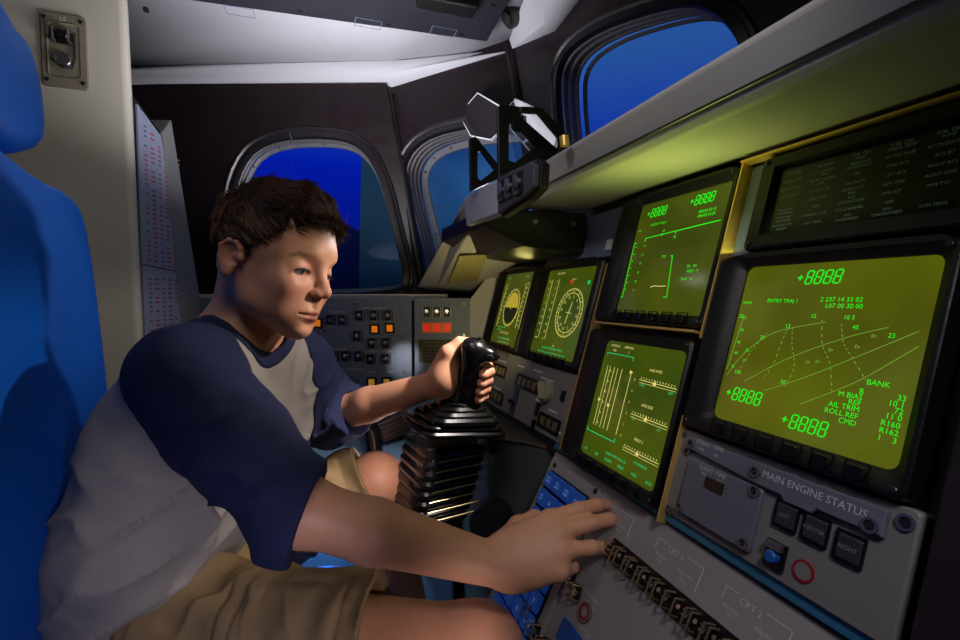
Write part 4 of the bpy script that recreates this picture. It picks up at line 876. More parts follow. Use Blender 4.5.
# ================================================================ seat
st = thing('pilot_seat', 'bright blue padded pilot seat with headrest at the left behind the boy', 'seat')
FS = Frame((-.325, 0, 0), (0, 1, 0), (-.03, 0, 1))
def cushion(name, pix, thick, extra, rnd=.03):
    L = [FS.at(x, y) for x, y in pix]+extra; mb = MB()
    L = smooth_loop(L, 2)
    k = [(0, -thick), (-.0, -thick*.5), (.004, -thick*.25), (.012, -.010), (.022, -.002), (.04, .001)]
    mb.loft([[(p[0], p[1], w) for p in inset(L, d)] for d, w in ((.02, -thick), (0, -thick*.8), (0, -thick*.35), (.005, -thick*.15), (.014, -thick*.03), (.026, 0))], True, True, True)
    mb.v = [FS.M @ p for p in mb.v]; return mb.obj(name, m_blueseat, st, smooth=True)
cushion('backrest', [(40, 176), (77, 188), (94, 228), (114, 395), (117, 460), (114, 640)], .07, [(.80, -.62), (.22, -.62), (.20, -.2), (.22, .20), (.34, .27)])
cushion('headrest', [(8, 8), (38, 42), (50, 95), (53, 138), (46, 155), (10, 155)], .065, [(.50, .235), (.50, .47), (.58, .49)])
mb = MB(); mb.loft([[(x, y, z) for x, y in rrect(-.33, .22, .06, .98, .05)] for z in (-.62, -.545)]+[[(x, y, -.525) for x, y in rrect(-.31, .24, .04, .96, .04)]], True, True, True); mb.obj('seat_pan', m_blueseat, st, smooth=True)
mb = MB(); mb.box((-.16, .6, -.86), (.30, .45, .48)); mb.obj('seat_base', m_ped, st, bevel=.01)

# ================================================================ the boy: distance fields turned into smooth meshes
class Field:
    def __init__(s): s.ops = []; s.disp = None
    def put(s, fn, lo, hi, k=.01, mode='u'): s.ops.append((fn, np.array(lo, float), np.array(hi, float), k, mode)); return s
    def cone(s, a, b, ra, rb, k=.01, mode='u', sq=None):
        a = np.array(a, float); b = np.array(b, float); r = max(ra, rb)
        def fn(p):
            ba = b-a; t = np.clip(((p-a) @ ba)/max(ba @ ba, 1e-12), 0, 1)[:, None]
            return np.linalg.norm(p-a-t*ba, axis=1)-(ra+(rb-ra)*t[:, 0])
        return s.put(fn, np.minimum(a, b)-r, np.maximum(a, b)+r, k, mode)
    def chain(s, pts, rs, k=.01, mode='u'):
        for i in range(len(pts)-1): s.cone(pts[i], pts[i+1], rs[i], rs[i+1], k if i == 0 else max(k*.5, .003), mode)
        return s
    def ell(s, c, r, k=.01, mode='u', R=None):
        c = np.array(c, float); r = np.array(r, float); Rm = np.eye(3) if R is None else np.array(R, float)   # columns = axes
        def fn(p):
            q = (p-c) @ Rm; k0 = np.linalg.norm(q/r, axis=1); k1 = np.linalg.norm(q/(r*r), axis=1)+1e-9; return k0*(k0-1)/k1
        m = r.max() if R is not None else r
        return s.put(fn, c-m, c+m, k, mode)
    def box(s, c, h, rd, k=.01, mode='u', R=None):
        c = np.array(c, float); h = np.array(h, float); Rm = np.eye(3) if R is None else np.array(R, float)
        def fn(p):
            q = np.abs((p-c) @ Rm)-(h-rd); return np.linalg.norm(np.maximum(q, 0), axis=1)+np.minimum(q.max(1), 0)-rd
        m = np.linalg.norm(h); return s.put(fn, c-m, c+m, k, mode)
    def ev(s, p, cap=.06):
        D = np.full(len(p), cap)
        for fn, lo, hi, k, mode in s.ops:
            mg = cap if mode == 'u' else k+.03
            if mode == 'i': m = np.ones(len(p), bool)
            else: m = np.all((p > lo-mg) & (p < hi+mg), axis=1)
            if not m.any(): continue
            d = fn(p[m]); a = D[m]
            if mode == 'u':
                h = np.maximum(k-np.abs(a-d), 0)/k; D[m] = np.minimum(a, d)-h*h*k/4
            elif mode == 's':
                d = -d; h = np.maximum(k-np.abs(a-d), 0)/k; D[m] = np.maximum(a, d)+h*h*k/4
            elif mode == 'i':
                h = np.maximum(k-np.abs(a-d), 0)/k; D[m] = np.maximum(a, d)+h*h*k/4
            elif mode == 'd': D[m] = a+d
        return D
def surface(F, lo, hi, h):
    lo = np.array(lo, float); hi = np.array(hi, float); B = 8; n = np.ceil((hi-lo)/h/B).astype(int)+1; N = n*B
    V = np.full(tuple(N), .05, np.float32); S = B*h
    g = np.stack(np.meshgrid(*[np.arange(k) for k in n], indexing='ij'), -1).reshape(-1, 3)
    C = lo+(g+.5)*S-h*.5; dc = F.ev(C, .15); act = np.abs(dc) < S*1.55+.004
    off = np.stack(np.meshgrid(*[np.arange(B)]*3, indexing='ij'), -1).reshape(-1, 3)
    for b in g[dc < 0]: V[b[0]*B:b[0]*B+B, b[1]*B:b[1]*B+B, b[2]*B:b[2]*B+B] = -.05
    ga = g[act]
    for i in range(0, len(ga), 600):
        q = ga[i:i+600]; idx = (q[:, None, :]*B+off[None]).reshape(-1, 3); d = F.ev(lo+idx*h); V[idx[:, 0], idx[:, 1], idx[:, 2]] = d
    I = V < 0; nx, ny, nz = V.shape
    def sh(A, i, j, k): return A[i:nx-1+i, j:ny-1+j, k:nz-1+k]
    cnt = np.zeros((nx-1, ny-1, nz-1), np.int8)
    cs = [(i, j, k) for i in (0, 1) for j in (0, 1) for k in (0, 1)]
    for c in cs: cnt += sh(I, *c)
    cells = np.argwhere((cnt > 0) & (cnt < 8)); vid = np.full((nx-1, ny-1, nz-1), -1, np.int32); vid[tuple(cells.T)] = np.arange(len(cells))
    val = {c: V[cells[:, 0]+c[0], cells[:, 1]+c[1], cells[:, 2]+c[2]].astype(float) for c in cs}
    acc = np.zeros((len(cells), 3)); w = np.zeros(len(cells))
    for a in cs:
        for ax in range(3):
            if a[ax]: continue
            b = list(a); b[ax] = 1; b = tuple(b); va, vb = val[a], val[b]; m = (va < 0) != (vb < 0)
            t = np.where(m, va/np.where(m, va-vb, 1), 0); p = np.tile(np.array(a, float), (len(cells), 1)); p[:, ax] += t; acc[m] += p[m]; w[m] += 1
    verts = lo+(cells+acc/w[:, None])*h; faces = []
    for ax in range(3):
        sl0 = [slice(1, -1)]*3; sl1 = [slice(1, -1)]*3; sl0[ax] = slice(0, -1); sl1[ax] = slice(1, None)
        a = I[tuple(sl0)]; b = I[tuple(sl1)]; E = np.argwhere(a != b)
        if not len(E): continue
        s_in = a[tuple(E.T)]; base = E.copy()
        for o in range(3):
            if o != ax: base[:, o] += 1
        u, v = [(1, 2), (2, 0), (0, 1)][ax]; q = []
        for du, dv in ((-1, -1), (0, -1), (0, 0), (-1, 0)):
            c = base.copy(); c[:, u] += du; c[:, v] += dv
            ok = np.all(c >= 0, axis=1) & (c[:, 0] < nx-1) & (c[:, 1] < ny-1) & (c[:, 2] < nz-1); c = np.clip(c, 0, [nx-2, ny-2, nz-2]); q.append(np.where(ok, vid[tuple(c.T)], -1))
        q = np.stack(q, 1); good = (q >= 0).all(1); q[~s_in] = q[~s_in][:, ::-1]; faces.append(q[good])
    return verts, np.concatenate(faces)
def relax(v, f, it=2, lam=.5):
    for _ in range(it):
        s_ = np.zeros_like(v); c = np.zeros(len(v))
        for a, b in ((0, 1), (1, 2), (2, 3), (3, 0)):
            np.add.at(s_, f[:, a], v[f[:, b]]); np.add.at(c, f[:, a], 1); np.add.at(s_, f[:, b], v[f[:, a]]); np.add.at(c, f[:, b], 1)
        v = v+(s_/c[:, None]-v)*lam
    return v
def np_obj(name, parts, m, parent, attr=None):
    vs = []; fs = []; b = 0; at = []
    for i, (v, f) in enumerate(parts): vs.append(v); fs.append(f+b); b += len(v)
    V = np.concatenate(vs); Fq = np.concatenate(fs)
    me = bpy.data.meshes.new(name); me.vertices.add(len(V)); me.vertices.foreach_set('co', V.astype(np.float32).ravel())
    me.loops.add(len(Fq)*4); me.loops.foreach_set('vertex_index', Fq.astype(np.int32).ravel()); me.polygons.add(len(Fq))
    me.polygons.foreach_set('loop_start', np.arange(0, len(Fq)*4, 4, dtype=np.int32)); me.polygons.foreach_set('use_smooth', np.ones(len(Fq), bool))
    me.update(calc_edges=True); me.validate()
    me.materials.append(m)
    if attr is not None:
        for k, a in attr.items():
            A_ = me.attributes.new(k, 'FLOAT', 'POINT'); A_.data.foreach_set('value', a(V).astype(np.float32))
    o = bpy.data.objects.new(name, me); COL.objects.link(o); o.parent = parent; return o
def npv(*a): return np.array(P(*a))
def vnoise(p, sc, seed=0.0):
    # cheap smooth pseudo noise from a sum of rotated sines
    q = p*sc+seed; x, y, z = q[:, 0], q[:, 1], q[:, 2]
    return (np.sin(x*1.0+1.7*np.sin(y*.8+.5*z))+np.sin(y*1.3+1.3*np.sin(z*1.1+.4*x)+2)+np.sin(z*1.2+1.5*np.sin(x*.9-.6*y)+4))/3

boy = thing('person', 'boy in navy and grey shirt and khaki shorts leaning forward, hand on the stick', 'person')

# ---- head, in its own local frame (x forward, y to his left, z up)
HX = np.array([0.792, -0.558, -0.248]); HX /= np.linalg.norm(HX)
HY = np.array([0.5502, .8259, -.105]); HY -= HX*(HX @ HY); HY /= np.linalg.norm(HY); HZ = np.cross(HX, HY)
HR = np.stack([HX, HY, HZ], 1); HS = .945; HC = np.array([-0.0655, 0.763, 0.044])
def hl(p): return ((p-HC) @ HR)/HS
def hw_(q): return HC+(np.asarray(q, float)*HS) @ HR.T
def head_field():
    f = Field()
    f.ell((-.004, 0, .044), (.085, .073, .079), .02)
    f.ell((.028, 0, .022), (.056, .057, .074), .03)
    f.ell((.040, 0, -.030), (.043, .045, .052), .03)
    for s in (-1, 1):
        f.cone((.000, s*.048, -.022), (.018, s*.043, -.050), .014, .013, .03)
        f.cone((.018, s*.041, -.051), (.067, s*.008, -.079), .0135, .014, .025)
        f.ell((.057, s*.036, -.020), (.025, .021, .022), .02)
        f.ell((.050, s*.030, -.052), (.024, .020, .022), .022)
    f.cone((.077, -.018, .035), (.077, .018, .035), .010, .010, .024)
    f.ell((.0615, 0, -.054), (.034, .027, .028), .018)
    for s in (-1, 1):
        f.ell((.093, s*.031, .009), (.015, .019, .0125), .016, 's')
        f.ell((.0665, s*.031, .009), (.0148, .0158, .0145), .006)
    f.cone((.082, 0, .020), (.1000, 0, -.011), .0055, .0070, .013)
    f.ell((.1030, 0, -.0170), (.0092, .0088, .0082), .008)
    for s in (-1, 1):
        f.ell((.0955, s*.0100, -.0210), (.0088, .0058, .0060), .006)
        f.ell((.0985, s*.0062, -.0268), (.0048, .0030, .0028), .003, 's')
    f.cone((.0930, 0, -.026), (.0935, 0, -.042), .0045, .0045, .006)
    # lips
    f.chain([(.0805, -.0225, -.0535), (.0900, -.011, -.0500), (.0945, 0, -.0495), (.0900, .011, -.0500), (.0805, .0225, -.0535)], [.0020, .0040, .0042, .0040, .0020], .006)
    f.chain([(.0805, -.0205, -.0560), (.0885, -.010, -.0600), (.0915, 0, -.0610), (.0885, .010, -.0600), (.0805, .0205, -.0560)], [.0022, .0044, .0052, .0044, .0022], .006)
    f.chain([(.0850, -.0235, -.0548), (.0955, -.011, -.0548), (.1000, 0, -.0545), (.0955, .011, -.0548), (.0850, .0235, -.0548)], [.0012, .0016, .0017, .0016, .0012], .003, 's')
    f.ell((.0750, 0, -.0770), (.0150, .0165, .0130), .014)
    f.ell((.097, 0, -.0705), (.010, .014, .0050), .012, 's')
    # eye openings under lowered lids
    for s in (-1, 1): f.ell((.0800, s*.0315, .0045), (.011, .0160, .0056), .002, 's', np.array([[1, 0, 0], [0, 1, s*-.10], [0, s*.10, 1]]).T)
    # ears
    for s in (-1, 1):
        a = s*.33; R_ = np.array([[math.cos(.25), 0, math.sin(.25)], [0, 1, 0], [-math.sin(.25), 0, math.cos(.25)]]) @ np.array([[math.cos(a), math.sin(a), 0], [-math.sin(a), math.cos(a), 0], [0, 0, 1]])
        f.ell((-.010, s*.0755, -.002), (.0155, .0055, .0255), .007, 'u', R_)
        f.ell((-.007, s*.0825, .004), (.0095, .0070, .0150), .003, 's', R_); f.ell((.000, s*.0800, -.006), (.0060, .0070, .0070), .003, 's', R_); f.cone((-.013, s*.0775, .010), (-.014, s*.0775, -.006), .0018, .0020, .003)
        rim = [(.004, s*.0755, .012), (-.002, s*.0785, .020), (-.012, s*.0820, .021), (-.021, s*.0835, .012), (-.021, s*.0820, -.003), (-.014, s*.0780, -.018)]
        f.chain(rim, [.0020, .0024, .0027, .0027, .0024, .0022], .004)
        f.ell((-.008, s*.0765, -.022), (.008, .0050, .0085), .006)
        f.ell((.008, s*.0745, .001), (.0045, .0050, .0065), .005)
    return f
hf = head_field()
neck_lo = npv(236, 352, .735); neck_hi = hw_((-.030, 0, -.030))
BF = Field()
BF.put(lambda p: hf.ev(hl(p), .06/HS)*HS, HC-.16, HC+.16, .01)
BF.cone(neck_lo, neck_hi, .046, .044, .03)
# ---- landmarks of the pose
nb = npv(236, 345, .72); shR = npv(184, 376, .60); shL = npv(297, 362, .80)
elR = npv(298, 510, .535); wrR = npv(494, 565, .555)
elL = npv(330, 417, .90); wrL = npv(441, 382, .80)
pel = npv(172, 612, .70); bel = npv(182, 530, .70); che = npv(208, 440, .71)
hpR = npv(182, 628, .63); knR = npv(478, 652, .60); hpL = npv(225, 556, .84); knL = npv(374, 481, .90)
anR = npv(560, 900, .66); anL = npv(420, 640, 1.0)
BF.chain([pel, bel, che, nb], [.068, .062, .075, .05], .04)
BF.chain([nb, shR], [.045, .045], .04); BF.chain([nb, shL], [.042, .038], .04)
BF.chain([shR, elR], [.042, .036], .03); BF.chain([shL, elL], [.036, .031], .03)
def forearm(el, wr, r0, r1, r2):
    m_ = el*.62+wr*.38; BF.chain([el, m_, wr], [r0, r1, r2], .02)
forearm(elR, wrR, .034, .0345, .0235); forearm(elL, wrL, .032, .031, .0205)
BF.chain([pel, hpR, knR], [.066, .062, .050], .03); BF.chain([pel, hpL, knL], [.066, .058, .046], .03)
BF.ell(knR+np.array([.0, 0, .004]), (.050, .050, .048), .03); BF.ell(knL+np.array([.006, 0, .0]), (.047, .047, .046), .03)
BF.chain([knR, knR*.6+anR*.4, anR], [.046, .044, .028], .02); BF.chain([knL, knL*.6+anL*.4, anL], [.042, .043, .028], .02)
def foot(an, d):
    d = np.array(d, float); BF.chain([an, an+d*.05+np.array([0, 0, -.05]), an+d*.15+np.array([0, 0, -.065])], [.028, .034, .024], .03)
foot(anR, (1, -.1, 0)); foot(anL, (1, 0, 0))

def unit(v): v = np.asarray(v, float); return v/np.linalg.norm(v)
CRn, CUn, CTn = np.array(CR), np.array(CU), -np.array(CF)      # camera right, up, towards camera: used only to read directions off the photo
def cdir(r, u, t): return unit(CRn*r+CUn*u+CTn*t)
NAILS = []
# ---- right hand, palm down on the console switches, fingers pointing forward
d = cdir(.95, .22, -.20); s_ax = cdir(-.25, .76, -.58); s_ax = unit(s_ax-d*(d @ s_ax)); n_ax = unit(np.cross(d, s_ax))
if n_ax @ CTn < 0: n_ax = -n_ax
hs = .93
def hp(x, y, z, o=wrR): return o+hs*(d*x+s_ax*y+n_ax*z)
mc = {'i': (.086, .030, .004), 'm': (.090, .010, .009), 'r': (.085, -.011, .007), 'p': (.075, -.030, .000)}
for k_, b_ in (('i', (.018, .016, 0)), ('m', (.014, .006, .002)), ('r', (.014, -.006, .001)), ('p', (.018, -.015, -.002))):
    BF.cone(hp(*b_), hp(*mc[k_]), .0145*hs, .0115*hs, .016)
BF.ell(hp(.050, 0, -.004), np.array([.042, .034, .015])*hs, .016, 'u', np.stack([d, s_ax, n_ax], 1))
BF.ell(hp(.030, -.020, -.010), np.array([.030, .016, .014])*hs, .014, 'u', np.stack([d, s_ax, n_ax], 1))
def finger(m0, lens, rad, curls, splay, o=wrR):
    p = np.array(m0, float); ang = 0; pts = [hp(*p, o)]; dirv = None
    for L_, c_ in zip(lens, curls):
        ang += math.radians(c_); dx = math.cos(ang); dz = -math.sin(ang); dd = np.array([dx*math.cos(splay), dx*math.sin(splay), dz]); p = p+dd*L_; pts.append(hp(*p, o)); dirv = dd
    BF.chain(pts, [r*hs for r in rad], .007)
    return pts, dirv
fi = {}
fi['i'] = finger(mc['i'], (.044, .028, .023), (.0108, .0094, .0086, .0072), (2, 16, 20), .0)
fi['m'] = finger(mc['m'], (.047, .031, .023), (.0110, .0096, .0086, .0072), (5, 20, 20), -.02)
fi['r'] = finger(mc['r'], (.044, .029, .022), (.0104, .0092, .0084, .0070), (16, 24, 22), -.13)
fi['p'] = finger(mc['p'], (.032, .020, .018), (.0094, .0082, .0076, .0066), (44, 48, 30), .10)
BF.chain([hp(.018, .020, -.008), hp(.048, .040, -.022), hp(.076, .046, -.036), hp(.098, .038, -.046)], [.0150*hs, .0120*hs, .0100*hs, .0078*hs], .012)
for k_ in 'imr':
    pts, dv = fi[k_]; t_ = unit(pts[3]-pts[2]); nn = unit(n_ax-t_*(n_ax @ t_)); NAILS.append((pts[3]-t_*.004+nn*.0050, t_, np.cross(nn, t_), nn))
# ---- left hand wrapped round the stick
g0 = npv(464, 400, .80); g1 = npv(474, 350, .775); ax = unit(g1-g0); e1_ = unit(CRn-ax*(ax @ CRn)); e2_ = unit(np.cross(ax, e1_))
if e2_ @ CTn > 0: e2_ = -e2_            # e2 points away from the camera
def gp(h, a, r): a = math.radians(a); return g0+ax*h+e1_*(r*math.cos(a))+e2_*(r*math.sin(a))
for i, (h_, sc_) in enumerate(((.060, 1.0), (.0445, 1.04), (.0290, .98), (.0150, .84))):
    pts = [gp(h_+.004, 158, .044), gp(h_+.003, 100, .038), gp(h_+.001, 38, .034), gp(h_-.001, -2, .0315), gp(h_-.003, -34, .0265)]
    BF.chain([np.array(p) for p in pts], [.0108*sc_, .0100*sc_, .0094*sc_, .0088*sc_, .0078*sc_], .006)
    BF.cone(wrL+(gp(h_, 180, .04)-wrL)*.25, pts[0], .0135, .0115, .014)
    t_ = unit(pts[4]-pts[3]); nn = unit(pts[4]-(g0+ax*h_)); NAILS.append((pts[4]-t_*.002+nn*.0058, t_, np.cross(nn, t_), nn))
BF.ell(gp(.036, 172, .036), (.024, .022, .034), .014)
BF.chain([wrL+(gp(.05, 180, .04)-wrL)*.35, gp(.075, 170, .040), gp(.092, 150, .028), gp(.098, 70, .018)], [.0150, .0130, .0105, .0085], .012)
BF.cone(wrL, wrL+(gp(.035, 175, .038)-wrL)*.6, .0205, .020, .02)

skin = mat('boy_skin', lin(214, 158, 130), .48, sss=.12, bump=.12, bscale=900)
def skin_nodes():
    n = skin.node_tree.nodes; l = skin.node_tree.links; b = n['Principled BSDF']
    no = n.new('ShaderNodeTexNoise'); no.inputs['Scale'].default_value = 26; no.inputs['Detail'].default_value = 4; tc_ = n.new('ShaderNodeTexCoord'); l.new(tc_.outputs['Object'], no.inputs[0])
    m0 = n.new('ShaderNodeMix'); m0.data_type = 'RGBA'; l.new(no.outputs[0], m0.inputs[0]); m0.inputs[6].default_value = lin(222, 166, 134); m0.inputs[7].default_value = lin(204, 143, 110)
    prev = m0.outputs[2]
    for nm, c in (('blush', lin(205, 120, 100)), ('lip', lin(182, 92, 88)), ('brow', lin(88, 60, 44))):
        a = n.new('ShaderNodeAttribute'); a.attribute_name = nm; mx = n.new('ShaderNodeMix'); mx.data_type = 'RGBA'; l.new(a.outputs['Fac'], mx.inputs[0]); l.new(prev, mx.inputs[6]); mx.inputs[7].default_value = c; prev = mx.outputs[2]
    l.new(prev, b.inputs['Base Color'])
skin_nodes()
def segd(q, a, b):
    a = np.array(a, float); b = np.array(b, float); ba = b-a; t = np.clip(((q-a) @ ba)/(ba @ ba), 0, 1)[:, None]; return np.linalg.norm(q-a-t*ba, axis=1)
def sstep(x, a, b): t = np.clip((x-a)/(b-a), 0, 1); return t*t*(3-2*t)
def a_lip(V):
    q = hl(V); L_ = [(.0805, -.0215, -.0545), (.0905, -.011, -.0505), (.0955, 0, -.0505), (.0905, .011, -.0505), (.0805, .0215, -.0545)]; L2 = [(.0805, -.020, -.0560), (.090, -.010, -.0600), (.0935, 0, -.0605), (.090, .010, -.0600), (.0805, .020, -.0560)]
    dd = np.min([segd(q, a, b) for K in (L_, L2) for a, b in zip(K[:-1], K[1:])], axis=0); return (1-sstep(dd, .0036, .0060))*.8
def a_brow(V):
    q = hl(V); dd = np.full(len(q), 1.0)
    for s in (-1, 1):
        K = [(.088, s*.012, .0275), (.0855, s*.026, .0315), (.074, s*.043, .0290), (.066, s*.050, .0235)]
        for (a, b), w in zip(zip(K[:-1], K[1:]), (1, 1, 1.25)): dd = np.minimum(dd, segd(q, a, b)*w)
    n_ = .5+.5*np.sin(q[:, 1]*2600+q[:, 2]*1400); return (1-sstep(dd, .0018, .0050))*(.38+.25*n_)
def a_blush(V):
    q = hl(V); r = np.zeros(len(q))
    for c, w, k in (((.072, -.040, -.026), .020, .5), ((.072, .040, -.026), .020, .5), ((.112, 0, -.022), .013, .5), ((-.012, -.084, .003), .030, .55), ((-.012, .084, .003), .030, .55)): r = np.maximum(r, k*np.exp(-(np.linalg.norm(q-np.array(c), axis=1)/w)**2))
    for c in (knR, knL): r = np.maximum(r, .45*np.exp(-(np.linalg.norm(V-c, axis=1)/.06)**2))
    for c in (gp(.04, -10, .03), gp(.02, -10, .03)): r = np.maximum(r, .5*np.exp(-(np.linalg.norm(V-c, axis=1)/.02)**2))
    return r
def region(c, r): return np.array(c)-r, np.array(c)+r
parts = []
lo, hi = HC-np.array([.135, .135, .15]), HC+np.array([.14, .14, .15]); parts.append(surface(BF, lo, hi, .0014))
def arm_box(a, w, extra, h, tmin):
    s0 = a+(w-a)*tmin; pts = [s0-.05, s0+.05, w-.045, w+.045]+[e-.03 for e in extra]+[e+.03 for e in extra]; lo = np.min(pts, 0); hi = np.max(pts, 0); return surface(BF, lo, hi, h)
parts.append(arm_box(elR, wrR, [fi[k][0][3] for k in 'imrp']+[hp(.098, .038, -.046), hp(.05, .05, 0), hp(.05, -.05, 0)], .0018, .0))
parts.append(arm_box(elL, wrL, [gp(.06, 0, .04), gp(.01, 0, .04), gp(.1, 90, .04), gp(.0, 90, .04), gp(.05, 180, .04)], .0018, .0))
legs_lo = np.min([knR, knL, anR, anL, hpR], 0)-.12; legs_hi = np.max([knR, knL, hpR, hpL], 0)+.08
parts.append(surface(BF, np.array([min(elR[0], -.05), .40, -1.1]), np.array([.36, 1.15, legs_hi[2]]), .0045)) if False else None
parts = [p for p in parts if p is not None]
LF = Field(); LF.ops = [o for o in BF.ops if True]
parts.append(surface(BF, np.array([-.33, .44, -.62]), np.array([.25, 1.06, -.16]), .0040))
body_parts = parts
# keep the coarse block from doubling the finely meshed forearms and hands
def cull(part, keep):
    v, f = part; k = keep(v); fk = k[f].all(1); f = f[fk]; used = np.unique(f); mp_ = -np.ones(len(v), int); mp_[used] = np.arange(len(used)); return v[used], mp_[f]
legd = Field(); legd.chain([pel, hpR, knR], [.08, .075, .050], .03).chain([pel, hpL, knL], [.08, .068, .046], .03).chain([knR, anR], [.05, .05], .03).chain([knL, anL], [.05, .05], .03).chain([pel, bel], [.09, .09], .03)
body_parts[3] = cull(body_parts[3], lambda v: legd.ev(v, .2) < .016)
armd = Field(); armd.chain([elR, wrR], [.04, .04], .01).chain([wrR, hp(.09, 0, 0), hp(.15, 0, -.03)], [.055, .055, .05], .01).chain([elL, wrL], [.04, .04], .01).chain([wrL, gp(.05, 0, 0)], [.07, .09], .01)
for i in (1, 2): body_parts[i] = cull(body_parts[i], lambda v: (armd.ev(v, .2) < .02) & (BF.ev(v) < .01) & (legd.ev(v, .2) > .004))
sh_parts = surface(BF, np.min([shR, shL, nb, che, bel], 0)-.1, np.max([shR, shL, nb], 0)+.02, .006)
upd = Field(); upd.chain([bel, che, nb], [.1, .1, .06], .03).chain([nb, shR, elR], [.05, .05, .045], .03).chain([nb, shL, elL], [.05, .05, .045], .03)
sh_parts = cull(sh_parts, lambda v: (upd.ev(v, .2) < .012))
low = surface(BF, np.array([.02, .40, -1.1]), np.array([.36, 1.10, -.585]), .006)
body = np_obj('body', body_parts+[sh_parts, low], skin, boy, {'lip': a_lip, 'brow': a_brow, 'blush': a_blush})

# fingernails
nm_ = mat('nail', lin(226, 176, 158), .3, coat=.2); mbn = []
for c, t_, b_, n_ in NAILS:
    mb = MB(); M_ = Matrix(((b_[0], t_[0], n_[0], c[0]), (b_[1], t_[1], n_[1], c[1]), (b_[2], t_[2], n_[2], c[2]), (0, 0, 0, 1)))
    L_ = rrect(-.0036, -.0045, .0036, .0045, .003, 4); mb.loft([[(p[0], p[1], .0008-abs(p[0])**2*60) for p in L_], [(p[0]*.8, p[1]*.8, .0014-abs(p[0])**2*60) for p in L_]], True, False, True); mb.v = [M_ @ v_ for v_ in mb.v]; mb.obj('fingernail', nm_, boy, smooth=True)
# eyes
m_eye = mat('eye_white', lin(205, 198, 196), .15, coat=.5); m_iris = mat('iris_blue_grey', lin(80, 100, 112), .2, coat=.5); m_pupil = mat('pupil', lin(8, 8, 9), .1, coat=.5)
for s in (-1, 1):
    c = np.array((.0680, s*.031, .009)); g = unit((1, -.05, -.30)); r = .0130; a1 = unit(np.cross(g, (0, 0, 1))); a2 = np.cross(a1, g); mb = MB()
    rings = []; tt = [.0, .12, .2, .3, .42, .47, .7, 1.0, 1.5, 2.2, 3.0]
    Lr = [[hw_(c+r*(g*math.cos(t)+(a1*math.cos(u)+a2*math.sin(u))*math.sin(t+1e-4))) for u in [2*math.pi*i/24 for i in range(24)]] for t in tt]
    for i in range(len(Lr)-1):
        mb.use(m_pupil if tt[i+1] <= .2 else (m_iris if tt[i+1] <= .47 else m_eye)); mb.loft([Lr[i], Lr[i+1]], True, i == 0, False)
    mb.obj('eye', None, boy, smooth=True)
    lash = MB(); lp = []
    for i in range(9):
        k = -1+2*i/8; q = np.array((.0812-.0058*k*k, s*.031+.0152*k, .0094-.0040*k*k)); lp.append(hw_(q))
    lash.tube(lp, [.0004]+[.0009]*7+[.0004], 6)
    for i in range(18):
        k = -1+2*i/17; q = np.array((.0815-.0058*k*k, s*.031+.0152*k, .0090-.0040*k*k)); t_ = q+np.array((.0045, k*.0022, -.0022)); lash.tube([hw_(q), hw_((q+t_)/2+np.array((0, 0, -.0006))), hw_(t_)], [.00035, .0003, .0001], 3)
    lash.obj('eyelash', mat('lash_dark', lin(36, 24, 20), .5), boy, smooth=True)

# ---- hair
HF = Field()
def hair_fn(p):
    q = p; c = np.array((-.006, 0, .045)); r = np.array((.0915, .0795, .0865)); w = q-c; k0 = np.linalg.norm(w/r, axis=1); k1 = np.linalg.norm(w/(r*r), axis=1)+1e-9; d_ = k0*(k0-1)/k1
    d_ += .0028*vnoise(q*np.array([1, 1.6, 1]), 95)+.0016*vnoise(q, 240, 3)
    return d_
def hair_cut(p):
    x, y, z = p[:, 0], p[:, 1], p[:, 2]; ay = np.abs(y)
    # front hairline: height needed grows towards the face
    front = (x-.040)*.80-(z-.034)*.80-.004*np.sin(y*90)
    low = -(z+.055)*.9+np.maximum(0, (x+.045))*1.0     # nape line rising towards the ear
    side = np.where(ay > .05, x-.052+np.maximum(0, .03-z)*1.0, -1)
    return np.maximum(np.maximum(front, low-.0), side*.9)
HF.put(hair_fn, (-.13, -.1, -.06), (.1, .1, .15), .004)
HF.cone((.040, -.02, .112), (.090, .010, .064), .022, .010, .02); HF.cone((.030, .03, .110), (.082, .036, .070), .022, .010, .02); HF.cone((.05, -.04, .095), (.075, -.03, .080), .018, .008, .02)
HF.cone((.030, -.056, .086), (.058, -.047, .066), .015, .008, .015); HF.cone((.030, .056, .086), (.058, .047, .066), .015, .008, .015)
HF.put(hair_cut, (-1, -1, -1), (1, 1, 1), .008, 'i')
for s in (-1, 1): HF.ell((-.006, s*.083, .000), (.020, .020, .031), .004, 's')
hv, hfc = surface(HF, (-.135, -.11, -.08), (.12, .11, .16), .0018)
m_hair = mat('brown_hair', lin(44, 28, 19), .65, var=.35, vscale=60)
hv_w = HC+(hv*HS) @ HR.T; hair = np_obj('hair', [(hv_w, hfc)], m_hair, boy)
